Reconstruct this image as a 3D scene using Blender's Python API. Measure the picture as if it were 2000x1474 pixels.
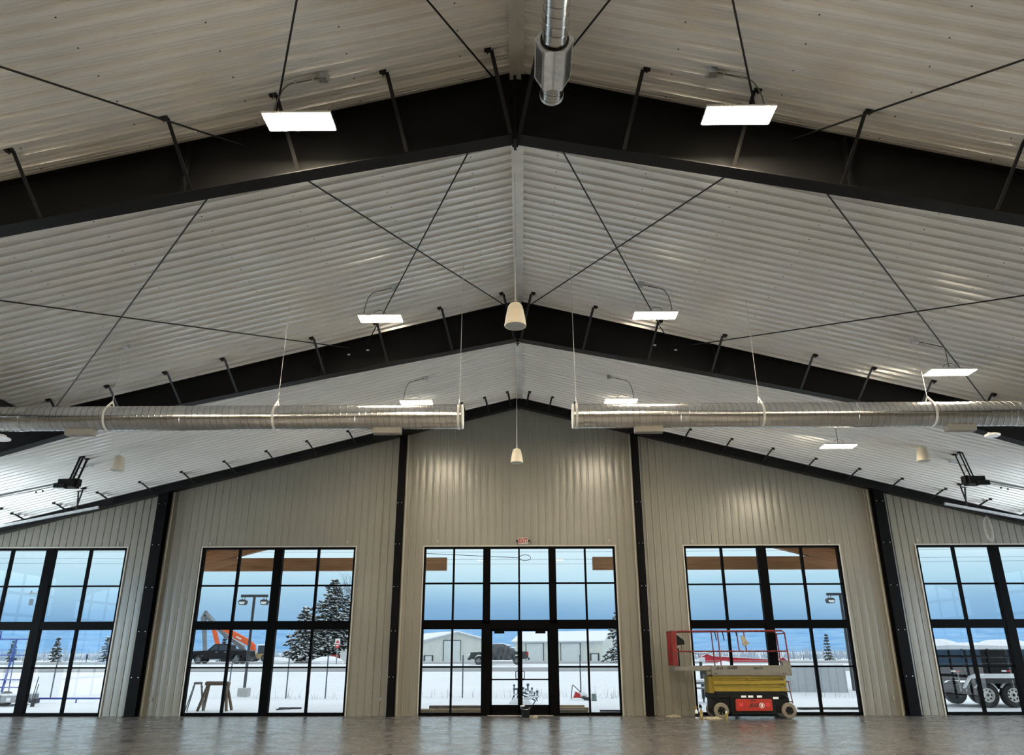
import bpy, bmesh, math, random
from mathutils import Vector, Matrix
random.seed(7)
scene = bpy.context.scene
for o in list(bpy.data.objects): bpy.data.objects.remove(o)
COL = scene.collection
pi = math.pi

# ------------------------------------------------------------------ camera
F_PX, PITCH, YAW, ROLL = 1469.37, 0.3495, 0.0111, -0.0022
CAM = Vector((0.0437, 0.0, 1.6432))
_fw = Vector((-math.sin(YAW) * math.cos(PITCH), math.cos(YAW) * math.cos(PITCH), math.sin(PITCH)))
_rt = Vector((math.cos(YAW), math.sin(YAW), 0))
_up = _rt.cross(_fw)
_r = _rt * math.cos(ROLL) + _up * math.sin(ROLL)
_u = _up * math.cos(ROLL) - _rt * math.sin(ROLL)
cd = bpy.data.cameras.new('camera')
cd.sensor_fit = 'HORIZONTAL'; cd.sensor_width = 36.0; cd.lens = F_PX / 2000 * 36.0
cd.clip_start = 0.05; cd.clip_end = 8000
camera = bpy.data.objects.new('camera', cd); COL.objects.link(camera)
camera.matrix_world = Matrix(((_r.x, _u.x, -_fw.x, CAM.x), (_r.y, _u.y, -_fw.y, CAM.y),
                              (_r.z, _u.z, -_fw.z, CAM.z), (0, 0, 0, 1)))
scene.camera = camera

def at(u, v, Y):
    """the point of the place that stands at depth Y along the photograph's ray"""
    d = _fw + _r * ((u - 1000) / F_PX) + _u * ((737 - v) / F_PX)
    return CAM + d * ((Y - CAM.y) / d.y)

# ------------------------------------------------------------------ world, exposure
scene.view_settings.view_transform = 'Standard'
scene.view_settings.look = 'None'
scene.view_settings.exposure = 0.0
scene.view_settings.gamma = 1.0
scene.view_settings.use_curve_mapping = False
LAMP = 262.0            # radiance of the high-bay diffusers
LAMP_COL = (1.0, 0.85, 0.62)
SKY = 21.0
w = bpy.data.worlds.new('sky'); scene.world = w; w.use_nodes = True
nt = w.node_tree; N = nt.nodes; N.clear()
out = N.new('ShaderNodeOutputWorld'); bg = N.new('ShaderNodeBackground')
tc = N.new('ShaderNodeTexCoord'); sep = N.new('ShaderNodeSeparateXYZ'); ramp = N.new('ShaderNodeValToRGB')
noi = N.new('ShaderNodeTexNoise'); noi.inputs['Scale'].default_value = 3.0; noi.inputs['Detail'].default_value = 5
mad = N.new('ShaderNodeMath'); mad.operation = 'MULTIPLY_ADD'; mad.inputs[1].default_value = 0.05
mp = N.new('ShaderNodeMapping'); mp.inputs['Scale'].default_value = (1, 1, 5)
nt.links.new(tc.outputs['Generated'], sep.inputs[0])
nt.links.new(tc.outputs['Generated'], mp.inputs[0]); nt.links.new(mp.outputs[0], noi.inputs['Vector'])
nt.links.new(noi.outputs[0], mad.inputs[0]); nt.links.new(sep.outputs['Z'], mad.inputs[2])
nt.links.new(mad.outputs[0], ramp.inputs[0]); nt.links.new(ramp.outputs[0], bg.inputs[0])
nt.links.new(bg.outputs[0], out.inputs[0]); bg.inputs[1].default_value = SKY
cr = ramp.color_ramp
stops = [(0.0, (0.115, 0.265, 0.47)), (0.05, (0.125, 0.28, 0.48)), (0.075, (0.215, 0.385, 0.57)), (0.105, (0.36, 0.56, 0.68)), (0.135, (0.50, 0.67, 0.75)),
         (0.20, (0.62, 0.74, 0.79)), (0.45, (0.74, 0.82, 0.86)), (1.0, (0.80, 0.87, 0.93))]
cr.elements[0].position = stops[0][0]; cr.elements[0].color = (*stops[0][1], 1)
cr.elements[1].position = 1.0; cr.elements[1].color = (*stops[-1][1], 1)
for p_, c_ in stops[1:-1]:
    e_ = cr.elements.new(p_); e_.color = (*c_, 1)
scene.cycles.max_bounces = 9; scene.cycles.diffuse_bounces = 6; scene.cycles.glossy_bounces = 4
scene.cycles.transparent_max_bounces = 16; scene.cycles.transmission_bounces = 4
scene.cycles.caustics_reflective = False; scene.cycles.caustics_refractive = False
scene.cycles.sample_clamp_indirect = 10.0
scene.cycles.use_denoising = True

# ------------------------------------------------------------------ materials
def mat(name, col, rough=0.5, metal=0.0, var=0.0, scale=8.0, bump=0.0, spec=0.5, stretch=None, emit=None, col2=None, detail=4.0, coords='Object'):
    m = bpy.data.materials.new(name); m.use_nodes = True
    n = m.node_tree.nodes; l = m.node_tree.links; b = n['Principled BSDF']
    b.inputs['Base Color'].default_value = (*col, 1); b.inputs['Roughness'].default_value = rough
    b.inputs['Metallic'].default_value = metal; b.inputs['Specular IOR Level'].default_value = spec
    if emit:
        b.inputs['Emission Color'].default_value = (*emit[:3], 1); b.inputs['Emission Strength'].default_value = emit[3]
    if var or bump or col2:
        t = n.new('ShaderNodeTexCoord'); mpn = n.new('ShaderNodeMapping'); nz = n.new('ShaderNodeTexNoise')
        nz.inputs['Scale'].default_value = scale; nz.inputs['Detail'].default_value = detail
        if stretch: mpn.inputs['Scale'].default_value = stretch
        l.new(t.outputs[coords], mpn.inputs[0]); l.new(mpn.outputs[0], nz.inputs['Vector'])
        if var or col2:
            r = n.new('ShaderNodeValToRGB')
            c2 = col2 if col2 else tuple(max(0, c * (1 - var)) for c in col)
            c1 = col if col2 else tuple(min(1, c * (1 + var)) for c in col)
            r.color_ramp.elements[0].color = (*c2, 1); r.color_ramp.elements[0].position = 0.3
            r.color_ramp.elements[1].color = (*c1, 1); r.color_ramp.elements[1].position = 0.7
            l.new(nz.outputs[0], r.inputs[0]); l.new(r.outputs[0], b.inputs['Base Color'])
        if bump:
            bp = n.new('ShaderNodeBump'); bp.inputs['Strength'].default_value = bump; bp.inputs['Distance'].default_value = 0.02
            l.new(nz.outputs[0], bp.inputs['Height']); l.new(bp.outputs[0], b.inputs['Normal'])
    return m

def math_node(n, l, op, a, b_=None, c=None):
    k = n.new('ShaderNodeMath'); k.operation = op
    for i, x in enumerate((a, b_, c)):
        if x is None: continue
        if isinstance(x, (int, float)): k.inputs[i].default_value = x
        else: l.new(x, k.inputs[i])
    return k.outputs[0]

def screw_panel(name, col, px, py, ox, oy, axis, rough, spec=0.5, metal=0.0):
    """painted steel sheet: faint wear plus a lattice of screw heads"""
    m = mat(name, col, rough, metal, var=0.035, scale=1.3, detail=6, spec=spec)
    n = m.node_tree.nodes; l = m.node_tree.links; b = n['Principled BSDF']
    t = n.new('ShaderNodeTexCoord'); s = n.new('ShaderNodeSeparateXYZ'); l.new(t.outputs['Object'], s.inputs[0])
    A = s.outputs['X']; B = s.outputs['Y'] if axis == 'xy' else s.outputs['Z']
    def cell(v, p_, o_):
        q = math_node(n, l, 'MULTIPLY_ADD', v, 1.0 / p_, o_)
        q = math_node(n, l, 'FRACT', q); q = math_node(n, l, 'SUBTRACT', q, 0.5); return math_node(n, l, 'MULTIPLY', q, p_)
    a = cell(A, px, ox); c = cell(B, py, oy)
    d = math_node(n, l, 'SQRT', math_node(n, l, 'ADD', math_node(n, l, 'MULTIPLY', a, a), math_node(n, l, 'MULTIPLY', c, c)))
    k = math_node(n, l, 'LESS_THAN', d, 0.011)
    mx = n.new('ShaderNodeMix'); mx.data_type = 'RGBA'; mx.inputs['B'].default_value = (0.12, 0.11, 0.10, 1)
    prev = b.inputs['Base Color'].links[0].from_socket
    l.new(prev, mx.inputs['A']); l.new(k, mx.inputs['Factor']); l.new(mx.outputs['Result'], b.inputs['Base Color'])
    return m

M = {}
M['ceil'] = screw_panel('ceiling_sheet', (0.90, 0.885, 0.845), 1.36, 0.2125 * 2, 0.02, 0.28, 'xy', 0.20, 1.0, 0.24)
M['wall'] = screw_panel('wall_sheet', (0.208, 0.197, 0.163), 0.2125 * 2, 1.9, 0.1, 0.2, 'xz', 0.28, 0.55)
M['trim'] = mat('trim_paint', (0.42, 0.40, 0.35), 0.4, var=0.04, scale=3)
M['ridge'] = mat('ridge_trim', (0.66, 0.65, 0.61), 0.38, var=0.12, scale=2.5, bump=0.25)
M['steel'] = mat('black_steel', (0.009, 0.009, 0.0093), 0.42, 0.0, var=0.2, scale=2.0, spec=0.15)
M['column'] = mat('column_steel', (0.0035, 0.0035, 0.0038), 0.5, 0.0, var=0.2, scale=2.0, spec=0.05)
M['brace'] = mat('brace_steel', (0.011, 0.0105, 0.010), 0.5, 0.0, var=0.15, scale=6, spec=0.25)
M['rod'] = mat('rod_steel', (0.008, 0.008, 0.008), 0.5, var=0.1, scale=9, spec=0.2)
M['frame'] = mat('window_frame', (0.0018, 0.0018, 0.002), 0.55, var=0.15, scale=5, spec=0.035)
M['galv'] = mat('galvanised', (0.68, 0.68, 0.665), 0.19, 1.0, var=0.10, scale=5, bump=0.04)
M['galvflat'] = mat('galvanised_sheet', (0.62, 0.63, 0.64), 0.36, 1.0, var=0.16, scale=12, bump=0.1)
M['zinc'] = mat('zinc_with_reflection', (0.86, 0.87, 0.88), 0.3, 0.55, var=0.12, scale=14, bump=0.08)  # register box's bright reflection is put into this paler, half-metal base
M['tarp'] = mat('tarp', (0.13, 0.14, 0.15), 0.7, col2=(0.05, 0.055, 0.06), scale=2.5, stretch=(1.2, 1, 0.5), bump=0.5)
M['signwhite'] = mat('sign_white', (0.42, 0.40, 0.36), 0.45, var=0.03, scale=6)
M['seam'] = mat('duct_seam', (0.10, 0.10, 0.095), 0.5, 0.6, var=0.1, scale=9)
M['beige'] = mat('register_paint', (0.30, 0.28, 0.245), 0.5, var=0.06, scale=9)
M['grille'] = mat('dark_grille', (0.05, 0.048, 0.045), 0.5, 0.3, var=0.2, scale=30)
M['white'] = mat('white_paint', (0.74, 0.73, 0.70), 0.42, var=0.04, scale=6)
M['cream'] = mat('cream_plastic', (0.56, 0.50, 0.39), 0.42, var=0.04, scale=5)
M['speakergrille'] = mat('speaker_grille', (0.42, 0.41, 0.39), 0.6, var=0.12, scale=90)
M['cable'] = mat('grey_cable', (0.14, 0.13, 0.12), 0.55, var=0.1, scale=20)
M['wire'] = mat('steel_wire', (0.55, 0.54, 0.50), 0.45, 0.2, var=0.1, scale=30)
M['black'] = mat('black_plastic', (0.006, 0.006, 0.006), 0.5, var=0.2, scale=9, spec=0.15)
M['rubber'] = mat('black_rubber', (0.02, 0.02, 0.021), 0.75, var=0.2, scale=12, bump=0.2)
M['lens'] = mat('opal_lens', (0.8, 0.82, 0.84), 0.3, var=0.03, scale=4)
M['diffuser'] = mat('lit_diffuser', (0.9, 0.88, 0.8), 0.5, emit=(*LAMP_COL, LAMP), var=0.01)
M['red'] = mat('red_paint', (0.14, 0.006, 0.004), 0.4, var=0.14, scale=7)
M['redmod'] = mat('orange_red_paint', (0.34, 0.020, 0.007), 0.42, var=0.12, scale=7)
M['yellow'] = mat('yellow_paint', (0.23, 0.155, 0.010), 0.45, var=0.14, scale=6)
M['liftwhite'] = mat('lift_cream', (0.15, 0.135, 0.108), 0.5, var=0.1, scale=7)
M['tyre'] = mat('cream_tyre', (0.16, 0.13, 0.09), 0.7, var=0.14, scale=9)
M['cloth'] = mat('rag_cloth', (0.30, 0.255, 0.175), 0.9, var=0.22, scale=14, bump=0.3)
M['exitred'] = mat('exit_red', (0.30, 0.012, 0.012), 0.4, emit=(0.75, 0.03, 0.02, 0.04), var=0.02)
M['ink'] = mat('black_ink', (0.012, 0.012, 0.012), 0.5, var=0.05)
M['whiteink'] = mat('white_ink', (0.8, 0.8, 0.78), 0.5, var=0.03)
# outdoors
M['snow'] = mat('snow', (0.88, 0.91, 0.94), 0.7, var=0.045, scale=0.25, bump=0.35, detail=8)
M['snowcap'] = mat('snow_cap', (0.88, 0.91, 0.94), 0.7, var=0.03, scale=2)
M['road'] = mat('wet_road', (0.33, 0.34, 0.35), 0.6, col2=(0.20, 0.21, 0.22), scale=0.5, stretch=(0.12, 1.5, 1), detail=6)
M['timber'] = mat('glulam', (0.64, 0.335, 0.155), 0.6, col2=(0.37, 0.175, 0.07), scale=3.0, stretch=(0.5, 6, 9), detail=8)
M['lumber'] = mat('lumber', (0.42, 0.31, 0.17), 0.75, col2=(0.22, 0.15, 0.08), scale=3.0, stretch=(0.6, 9, 9), detail=8)
M['oldwood'] = mat('weathered_wood', (0.24, 0.18, 0.12), 0.8, col2=(0.09, 0.065, 0.045), scale=5.0, stretch=(3, 3, 0.6), detail=8)
M['outer'] = mat('outer_siding', (0.72, 0.71, 0.68), 0.5, var=0.04, scale=2)
M['barn'] = mat('barn_siding', (0.62, 0.64, 0.60), 0.5, var=0.05, scale=0.6)
M['barndoor'] = mat('barn_door', (0.60, 0.64, 0.64), 0.5, var=0.06, scale=1)
M['darkgrey'] = mat('dark_grey', (0.035, 0.038, 0.042), 0.5, var=0.2, scale=3)
M['midgrey'] = mat('mid_grey', (0.22, 0.235, 0.24), 0.5, var=0.12, scale=3)
M['carblack'] = mat('car_black', (0.010, 0.011, 0.013), 0.38, var=0.15, scale=3, spec=0.22)
M['cargrey'] = mat('car_grey', (0.035, 0.04, 0.045), 0.5, var=0.25, scale=2)
M['carglass'] = mat('car_glass', (0.05, 0.06, 0.07), 0.1, var=0.1, scale=2)
M['chrome'] = mat('chrome', (0.7, 0.7, 0.7), 0.25, 1.0, var=0.05)
M['taillight'] = mat('red_lens', (0.45, 0.02, 0.02), 0.3, var=0.1)
M['orange'] = mat('orange_paint', (0.72, 0.115, 0.02), 0.4, var=0.08, scale=2)
M['armgrey'] = mat('grey_green_paint', (0.17, 0.20, 0.21), 0.5, var=0.15, scale=2)
M['needles'] = mat('spruce_needles', (0.085, 0.095, 0.08), 0.8, col2=(0.035, 0.04, 0.035), scale=3)
M['bark'] = mat('bark', (0.11, 0.09, 0.075), 0.9, var=0.3, scale=6)
M['twig'] = mat('bare_twigs', (0.30, 0.32, 0.35), 0.9, var=0.15, scale=1)
M['hazetree'] = mat('far_trees', (0.44, 0.51, 0.59), 0.95, col2=(0.33, 0.40, 0.48), scale=0.35)  # haze of distance is mixed into the tree colour
M['mount'] = mat('mountain_haze_blue', (0.34, 0.56, 0.80), 1.0, col2=(0.19, 0.40, 0.68), scale=0.012, detail=10, spec=0.0)  # blue is distance haze put into the slopes' colour
M['blue'] = mat('blue_paint', (0.05, 0.09, 0.36), 0.4, var=0.12, scale=4)
M['fence'] = mat('fence_wire', (0.55, 0.58, 0.61), 0.6, 0.0, var=0.1, scale=9)
M['post'] = mat('fence_post', (0.13, 0.16, 0.18), 0.5, 0.4, var=0.1, scale=9)
M['concrete'] = mat('concrete_block', (0.5, 0.5, 0.48), 0.85, var=0.12, scale=6)
M['greenbox'] = mat('grey_green_box', (0.20, 0.27, 0.25), 0.5, var=0.1, scale=4)
M['bluegrey'] = mat('blue_grey_steel', (0.09, 0.14, 0.19), 0.5, var=0.2, scale=5)
M['container'] = mat('container_grey', (0.44, 0.48, 0.50), 0.5, var=0.06, scale=2)
M['signred'] = mat('sign_red', (0.55, 0.04, 0.04), 0.4, var=0.05)
M['redroof'] = mat('red_sheet', (0.62, 0.03, 0.05), 0.5, var=0.12, scale=1.5)

def glass_mat(name, tint):
    m = bpy.data.materials.new(name); m.use_nodes = True
    n = m.node_tree.nodes; l = m.node_tree.links; n.clear()
    o = n.new('ShaderNodeOutputMaterial'); mx = n.new('ShaderNodeMixShader'); tr = n.new('ShaderNodeBsdfTransparent')
    gl = n.new('ShaderNodeBsdfGlossy'); gl.inputs['Roughness'].default_value = 0.0; fr = n.new('ShaderNodeFresnel'); fr.inputs[0].default_value = 1.5
    tr.inputs[0].default_value = (*tint, 1)
    k = math_node(n, l, 'MULTIPLY', fr.outputs[0], 0.36); k = math_node(n, l, 'MINIMUM', k, 1.0)
    l.new(k, mx.inputs[0]); l.new(tr.outputs[0], mx.inputs[1]); l.new(gl.outputs[0], mx.inputs[2]); l.new(mx.outputs[0], o.inputs[0])
    return m
M['glass'] = glass_mat('dimming_window_glass', (0.0605, 0.0617, 0.0617))      # end wall panes, heavy tint added to dim the over-bright outdoors
M['clear'] = glass_mat('clear_door_glass', (0.95, 0.96, 0.96))

def floor_mat():
    m = mat('polished_concrete', (0.118, 0.112, 0.109), 0.3, col2=(0.066, 0.063, 0.0615), scale=1.6, detail=9)
    n = m.node_tree.nodes; l = m.node_tree.links; b = n['Principled BSDF']
    b.inputs['Specular IOR Level'].default_value = 0.6
    t = n.new('ShaderNodeTexCoord'); s = n.new('ShaderNodeSeparateXYZ'); l.new(t.outputs['Object'], s.inputs[0])
    def joint(v, p_, o_):
        q = math_node(n, l, 'MULTIPLY_ADD', v, 1.0 / p_, o_); q = math_node(n, l, 'FRACT', q)
        q = math_node(n, l, 'SUBTRACT', q, 0.5); q = math_node(n, l, 'ABSOLUTE', q); q = math_node(n, l, 'MULTIPLY', q, p_)
        return math_node(n, l, 'LESS_THAN', q, 0.006)
    k = math_node(n, l, 'MAXIMUM', joint(s.outputs['X'], 3.54, 0.5), joint(s.outputs['Y'], 3.9, 0.2))
    mx = n.new('ShaderNodeMix'); mx.data_type = 'RGBA'; mx.inputs['B'].default_value = (0.05, 0.047, 0.045, 1)
    prev = b.inputs['Base Color'].links[0].from_socket
    l.new(prev, mx.inputs['A']); l.new(k, mx.inputs['Factor']); l.new(mx.outputs['Result'], b.inputs['Base Color'])
    nz = n.new('ShaderNodeTexNoise'); nz.inputs['Scale'].default_value = 2.4; nz.inputs['Detail'].default_value = 8
    nz.inputs['Roughness'].default_value = 0.62
    l.new(t.outputs['Object'], nz.inputs['Vector'])
    mr = n.new('ShaderNodeMapRange'); mr.inputs[1].default_value = 0.35; mr.inputs[2].default_value = 0.65
    mr.inputs[3].default_value = 0.20; mr.inputs[4].default_value = 0.36
    l.new(nz.outputs[0], mr.inputs[0]); l.new(mr.outputs[0], b.inputs['Roughness'])
    nb = n.new('ShaderNodeTexNoise'); nb.inputs['Scale'].default_value = 2.6; nb.inputs['Detail'].default_value = 6
    l.new(t.outputs['Object'], nb.inputs['Vector'])
    bp = n.new('ShaderNodeBump'); bp.inputs['Strength'].default_value = 0.055; bp.inputs['Distance'].default_value = 0.012
    l.new(nb.outputs[0], bp.inputs['Height']); l.new(bp.outputs[0], b.inputs['Normal'])
    return m
M['floor'] = floor_mat()

# ------------------------------------------------------------------ mesh helpers
def root_loc(o):
    v = Vector((0, 0, 0))
    while o is not None:
        v += Vector(o.location); o = o.parent
    return v

class MB:
    def __init__(s): s.v = []; s.f = []
    def add(s, vs, fs):
        k = len(s.v); s.v += [Vector(p) for p in vs]; s.f += [[i + k for i in f] for f in fs]; return s
    def box(s, c, d, R=None):
        c = Vector(c); hx, hy, hz = d[0] / 2, d[1] / 2, d[2] / 2
        vs = [Vector((x, y, z)) for x in (-hx, hx) for y in (-hy, hy) for z in (-hz, hz)]
        if R is not None: vs = [R @ p for p in vs]
        return s.add([p + c for p in vs], [(0, 1, 3, 2), (4, 6, 7, 5), (0, 4, 5, 1), (2, 3, 7, 6), (0, 2, 6, 4), (1, 5, 7, 3)])
    def span(s, a, b):
        return s.box([(a[i] + b[i]) / 2 for i in range(3)], [abs(b[i] - a[i]) for i in range(3)])
    def beam(s, a, b, wd, ht, up=(0, 0, 1)):
        a = Vector(a); b = Vector(b); d = (b - a); L = d.length; d.normalize(); up = Vector(up)
        if abs(d.dot(up)) > 0.99: up = Vector((1, 0, 0))
        x = d.cross(up).normalized(); z = x.cross(d)
        R = Matrix((x, d, z)).transposed()
        return s.box((a + b) / 2, (wd, L, ht), R)
    def tube(s, a, b, r, n=8, r2=None):
        return s.path([a, b], r, n, r2)
    def path(s, pts, r, n=6, r2=None):
        pts = [Vector(p) for p in pts]; k = len(s.v); m = len(pts)
        prev = None
        for i, p in enumerate(pts):
            d = (pts[min(i + 1, m - 1)] - pts[max(i - 1, 0)]).normalized()
            if prev is None:
                ref = Vector((0, 0, 1)) if abs(d.z) < 0.9 else Vector((1, 0, 0)); x = d.cross(ref).normalized()
            else:
                x = (prev - d * prev.dot(d)).normalized()
            prev = x; y = d.cross(x); rr = r if (r2 is None) else r + (r2 - r) * i / max(1, m - 1)
            for j in range(n):
                t = 2 * pi * j / n; s.v.append(p + x * (rr * math.cos(t)) + y * (rr * math.sin(t)))
        for i in range(m - 1):
            for j in range(n):
                a = k + i * n + j; b = k + i * n + (j + 1) % n; s.f.append([a, b, b + n, a + n])
        s.f.append([k + j for j in range(n)][::-1]); s.f.append([k + (m - 1) * n + j for j in range(n)])
        return s
    def lathe(s, prof, o=(0, 0, 0), n=24, axis='z', caps=True):
        o = Vector(o); k = len(s.v); m = len(prof)
        for r, h in prof:
            for j in range(n):
                t = 2 * pi * j / n; a = r * math.cos(t); b = r * math.sin(t)
                s.v.append(o + Vector({'z': (a, b, h), 'y': (a, h, b), 'x': (h, a, b)}[axis]))
        for i in range(m - 1):
            for j in range(n):
                a = k + i * n + j; b = k + i * n + (j + 1) % n; s.f.append([a, b, b + n, a + n])
        if caps:
            s.f.append([k + j for j in range(n)][::-1]); s.f.append([k + (m - 1) * n + j for j in range(n)])
        return s
    def prism(s, poly, a, b, axis='y'):
        """poly in the two other axes (x,z for y; y,z for x; x,y for z) extruded from a to b"""
        n = len(poly); P = {'y': lambda u, v, t: (u, t, v), 'x': lambda u, v, t: (t, u, v), 'z': lambda u, v, t: (u, v, t)}[axis]
        vs = [P(u, v, a) for u, v in poly] + [P(u, v, b) for u, v in poly]
        return s.add(vs, [list(range(n))[::-1], list(range(n, 2 * n))] + [[i, (i + 1) % n, n + (i + 1) % n, n + i] for i in range(n)])
    def quad(s, a, b, c, d): return s.add([a, b, c, d], [(0, 1, 2, 3)])
    def ball(s, c, r, n=8, sc=(1, 1, 1), jit=0.0):
        c = Vector(c); k = len(s.v); m = max(4, n // 2 + 1)
        for i in range(m + 1):
            ph = pi * i / m
            for j in range(n):
                t = 2 * pi * j / n; q = 1 + random.uniform(-jit, jit)
                s.v.append(c + Vector((r * sc[0] * math.sin(ph) * math.cos(t) * q, r * sc[1] * math.sin(ph) * math.sin(t) * q, r * sc[2] * math.cos(ph) * q)))
        for i in range(m):
            for j in range(n):
                a = k + i * n + j; b = k + i * n + (j + 1) % n; s.f.append([a, a + n, b + n, b])
        return s
    def build(s, name, m, parent=None, smooth=False, bevel=0.0, kind=None, recalc=True):
        off = root_loc(parent) if parent is not None else None
        me = bpy.data.meshes.new(name)
        if off is None:
            xs = [p.x for p in s.v]; ys = [p.y for p in s.v]; zs = [p.z for p in s.v]
            loc = Vector(((min(xs) + max(xs)) / 2, (min(ys) + max(ys)) / 2, min(zs)))
            off = loc if kind != 'structure' else Vector((0, 0, 0))
            loc = off
        else: loc = Vector((0, 0, 0))
        me.from_pydata([tuple(p - off) for p in s.v], [], s.f); me.update()
        if recalc:
            bm = bmesh.new(); bm.from_mesh(me); bmesh.ops.remove_doubles(bm, verts=bm.verts, dist=1e-6)
            bmesh.ops.recalc_face_normals(bm, faces=bm.faces); bm.to_mesh(me); bm.free()
        o = bpy.data.objects.new(name, me); COL.objects.link(o); o.location = loc
        if parent is not None: o.parent = parent
        me.materials.append(M[m] if isinstance(m, str) else m)
        if smooth:
            for p in me.polygons: p.use_smooth = True
            try: me.set_sharp_from_angle(angle=math.radians(38))
            except Exception: pass
        if bevel:
            bv = o.modifiers.new('bevel', 'BEVEL'); bv.width = bevel; bv.segments = 2; bv.limit_method = 'ANGLE'
        if kind: o['kind'] = kind
        return o

def tag(o, label, cat, group=None, kind=None):
    o['label'] = label; o['category'] = cat
    if group: o['group'] = group
    if kind: o['kind'] = kind
    return o

def thing(name, loc, label=None, cat=None, group=None, kind=None):
    o = bpy.data.objects.new(name, None); o.empty_display_size = 0.2; COL.objects.link(o); o.location = loc
    if label: tag(o, label, cat, group)
    if kind: o['kind'] = kind
    return o

def copy_thing(src, loc, label=None, group=None, mirror=False, skip=()):
    r = src.copy(); COL.objects.link(r); r.location = loc
    if mirror: r.scale = (-1, 1, 1)
    if label: r['label'] = label
    if group: r['group'] = group
    def rec(a, b):
        for ch in list(a.children):
            if ch.name.split('.')[0] in skip: continue
            c = ch.copy(); COL.objects.link(c); c.parent = b; rec(ch, c)
    rec(src, r)
    return r

def text(name, s, size, loc, parent, m, depth=0.004, rx=pi / 2, rz=0.0, shear=0.0, sx=1.0, label=None, bold=0.012):
    """raised lettering as a mesh, centred at loc, facing -Y when rx = 90 degrees"""
    c = bpy.data.curves.new('t', 'FONT'); c.body = s; c.size = size; c.extrude = depth / 2; c.align_x = 'CENTER'; c.align_y = 'CENTER'; c.shear = shear; c.offset = size * bold
    t = bpy.data.objects.new('t', c); COL.objects.link(t)
    dg = bpy.context.evaluated_depsgraph_get(); me = bpy.data.meshes.new_from_object(t.evaluated_get(dg))
    COL.objects.unlink(t); bpy.data.objects.remove(t)
    R = Matrix.Rotation(rz, 4, 'Z') @ Matrix.Rotation(rx, 4, 'X') @ Matrix.Diagonal((sx, 1, 1, 1))
    me.transform(Matrix.Translation(Vector(loc) - root_loc(parent)) @ R)
    me.materials.clear(); me.materials.append(M[m])
    o = bpy.data.objects.new(name, me); COL.objects.link(o); o.parent = parent
    if label: o['label'] = label
    return o
# ------------------------------------------------------------------ building shell
ZR, SL = 9.09, 0.2525                 # ceiling height at the ridge, roof slope
HX, YB, YF = 17.3, 22.5, -16.0        # half width, end wall, rear wall
PITCH_RIB = 0.2125
def roofz(x): return ZR - SL * abs(x)
EAVE = roofz(HX)

fl = MB(); fl.span((-HX, YF, -0.25), (HX, YB + 0.30, 0.0)); fl.build('floor', 'floor', kind='structure')

def wall_profile(a, b):
    pts = []; n = int((b - a) / PITCH_RIB) + 1
    for i in range(n):
        t = a + i * PITCH_RIB
        for dt, dd in ((0, 0), (0.010, 0.020), (0.034, 0.020), (0.044, 0), (0.065, 0.0016), (0.087, 0.0026), (0.110, 0.0031), (0.1285, 0.0032), (0.147, 0.0031), (0.170, 0.0026), (0.192, 0.0016)):
            if t + dt < b: pts.append((t + dt, dd))
    pts.append((b, 0)); return pts
def rib_profile(a, b, depth):
    """positions along the sheet and how far the sheet steps into the room there"""
    pts = []; n = int((b - a) / PITCH_RIB) + 1
    for i in range(n):
        t = a + i * PITCH_RIB
        for dt, dd in ((0, 0), (0.020, depth), (0.060, depth), (0.080, 0), (0.118, 0), (0.122, 0.004), (0.132, 0.004), (0.136, 0),
                       (0.164, 0), (0.168, 0.004), (0.178, 0.004), (0.182, 0)):
            if t + dt < b: pts.append((t + dt, dd))
    pts.append((b, 0)); return pts

for nm, sgn in (('ceiling_left', -1), ('ceiling_right', 1)):
    m = MB(); pr = rib_profile(YF, YB + 0.05, 0.048)
    nx, nz = -SL * sgn / math.hypot(1, SL), -1 / math.hypot(1, SL)
    vs = []
    for y, d in pr:
        vs.append((0.0, y, roofz(0) - d * 1.03)); vs.append((sgn * HX, y, roofz(HX) - d * 1.03))
    k = len(pr)
    m.add(vs, [(2 * i, 2 * i + 1, 2 * i + 3, 2 * i + 2) for i in range(k - 1)])
    # roof deck above the liner
    m.add([(0, YF, ZR + 0.3), (sgn * HX, YF, EAVE + 0.3), (sgn * HX, YB + 0.6, EAVE + 0.3), (0, YB + 0.6, ZR + 0.3)], [(0, 1, 2, 3)])
    m.build(nm, 'ceil', kind='structure', recalc=False)

rc = MB()
rc.prism([(-0.070, ZR - 0.078), (0.027, ZR - 0.062), (0.124, ZR - 0.078), (0.124, ZR - 0.02), (-0.070, ZR - 0.02)], YF, YB, 'y')
rc.build('trim_1', 'ridge', kind='structure')

# end wall with five openings down to the floor
WC, WA, WB, WE, WF, ZT = 2.80, 4.81, 9.345, 11.575, 16.11, 4.555
OPEN = [(-WF, -WE), (-WB, -WA), (-WC, WC), (WA, WB), (WE, WF)]
def wall_sheet(y, depth, mtl, name, ztop):
    pr = wall_profile(-HX, HX) if depth else [(-HX, 0), (HX, 0)]; xs = {}
    for x, d in pr: xs[round(x, 4)] = d
    def dat(x):
        for (x0, d0), (x1, d1) in zip(pr, pr[1:]):
            if x0 <= x <= x1: return d0 + (d1 - d0) * (x - x0) / max(1e-9, x1 - x0)
        return 0
    for a, b in OPEN:
        xs[round(a, 4)] = dat(a); xs[round(b, 4)] = dat(b)
    xs[0.0] = dat(0.0)
    ks = sorted(xs); m = MB()
    for a, b in zip(ks, ks[1:]):
        mid = (a + b) / 2; lo = 0.0
        for p_, q_ in OPEN:
            if p_ < mid < q_: lo = ZT
        m.quad((a, y - xs[a], lo), (b, y - xs[b], lo), (b, y - xs[b], ztop(b)), (a, y - xs[a], ztop(a)))
    return m
mw = wall_sheet(YB, 0.024, 'wall', 'wall_back', lambda x: roofz(x) + 0.03)
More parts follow.
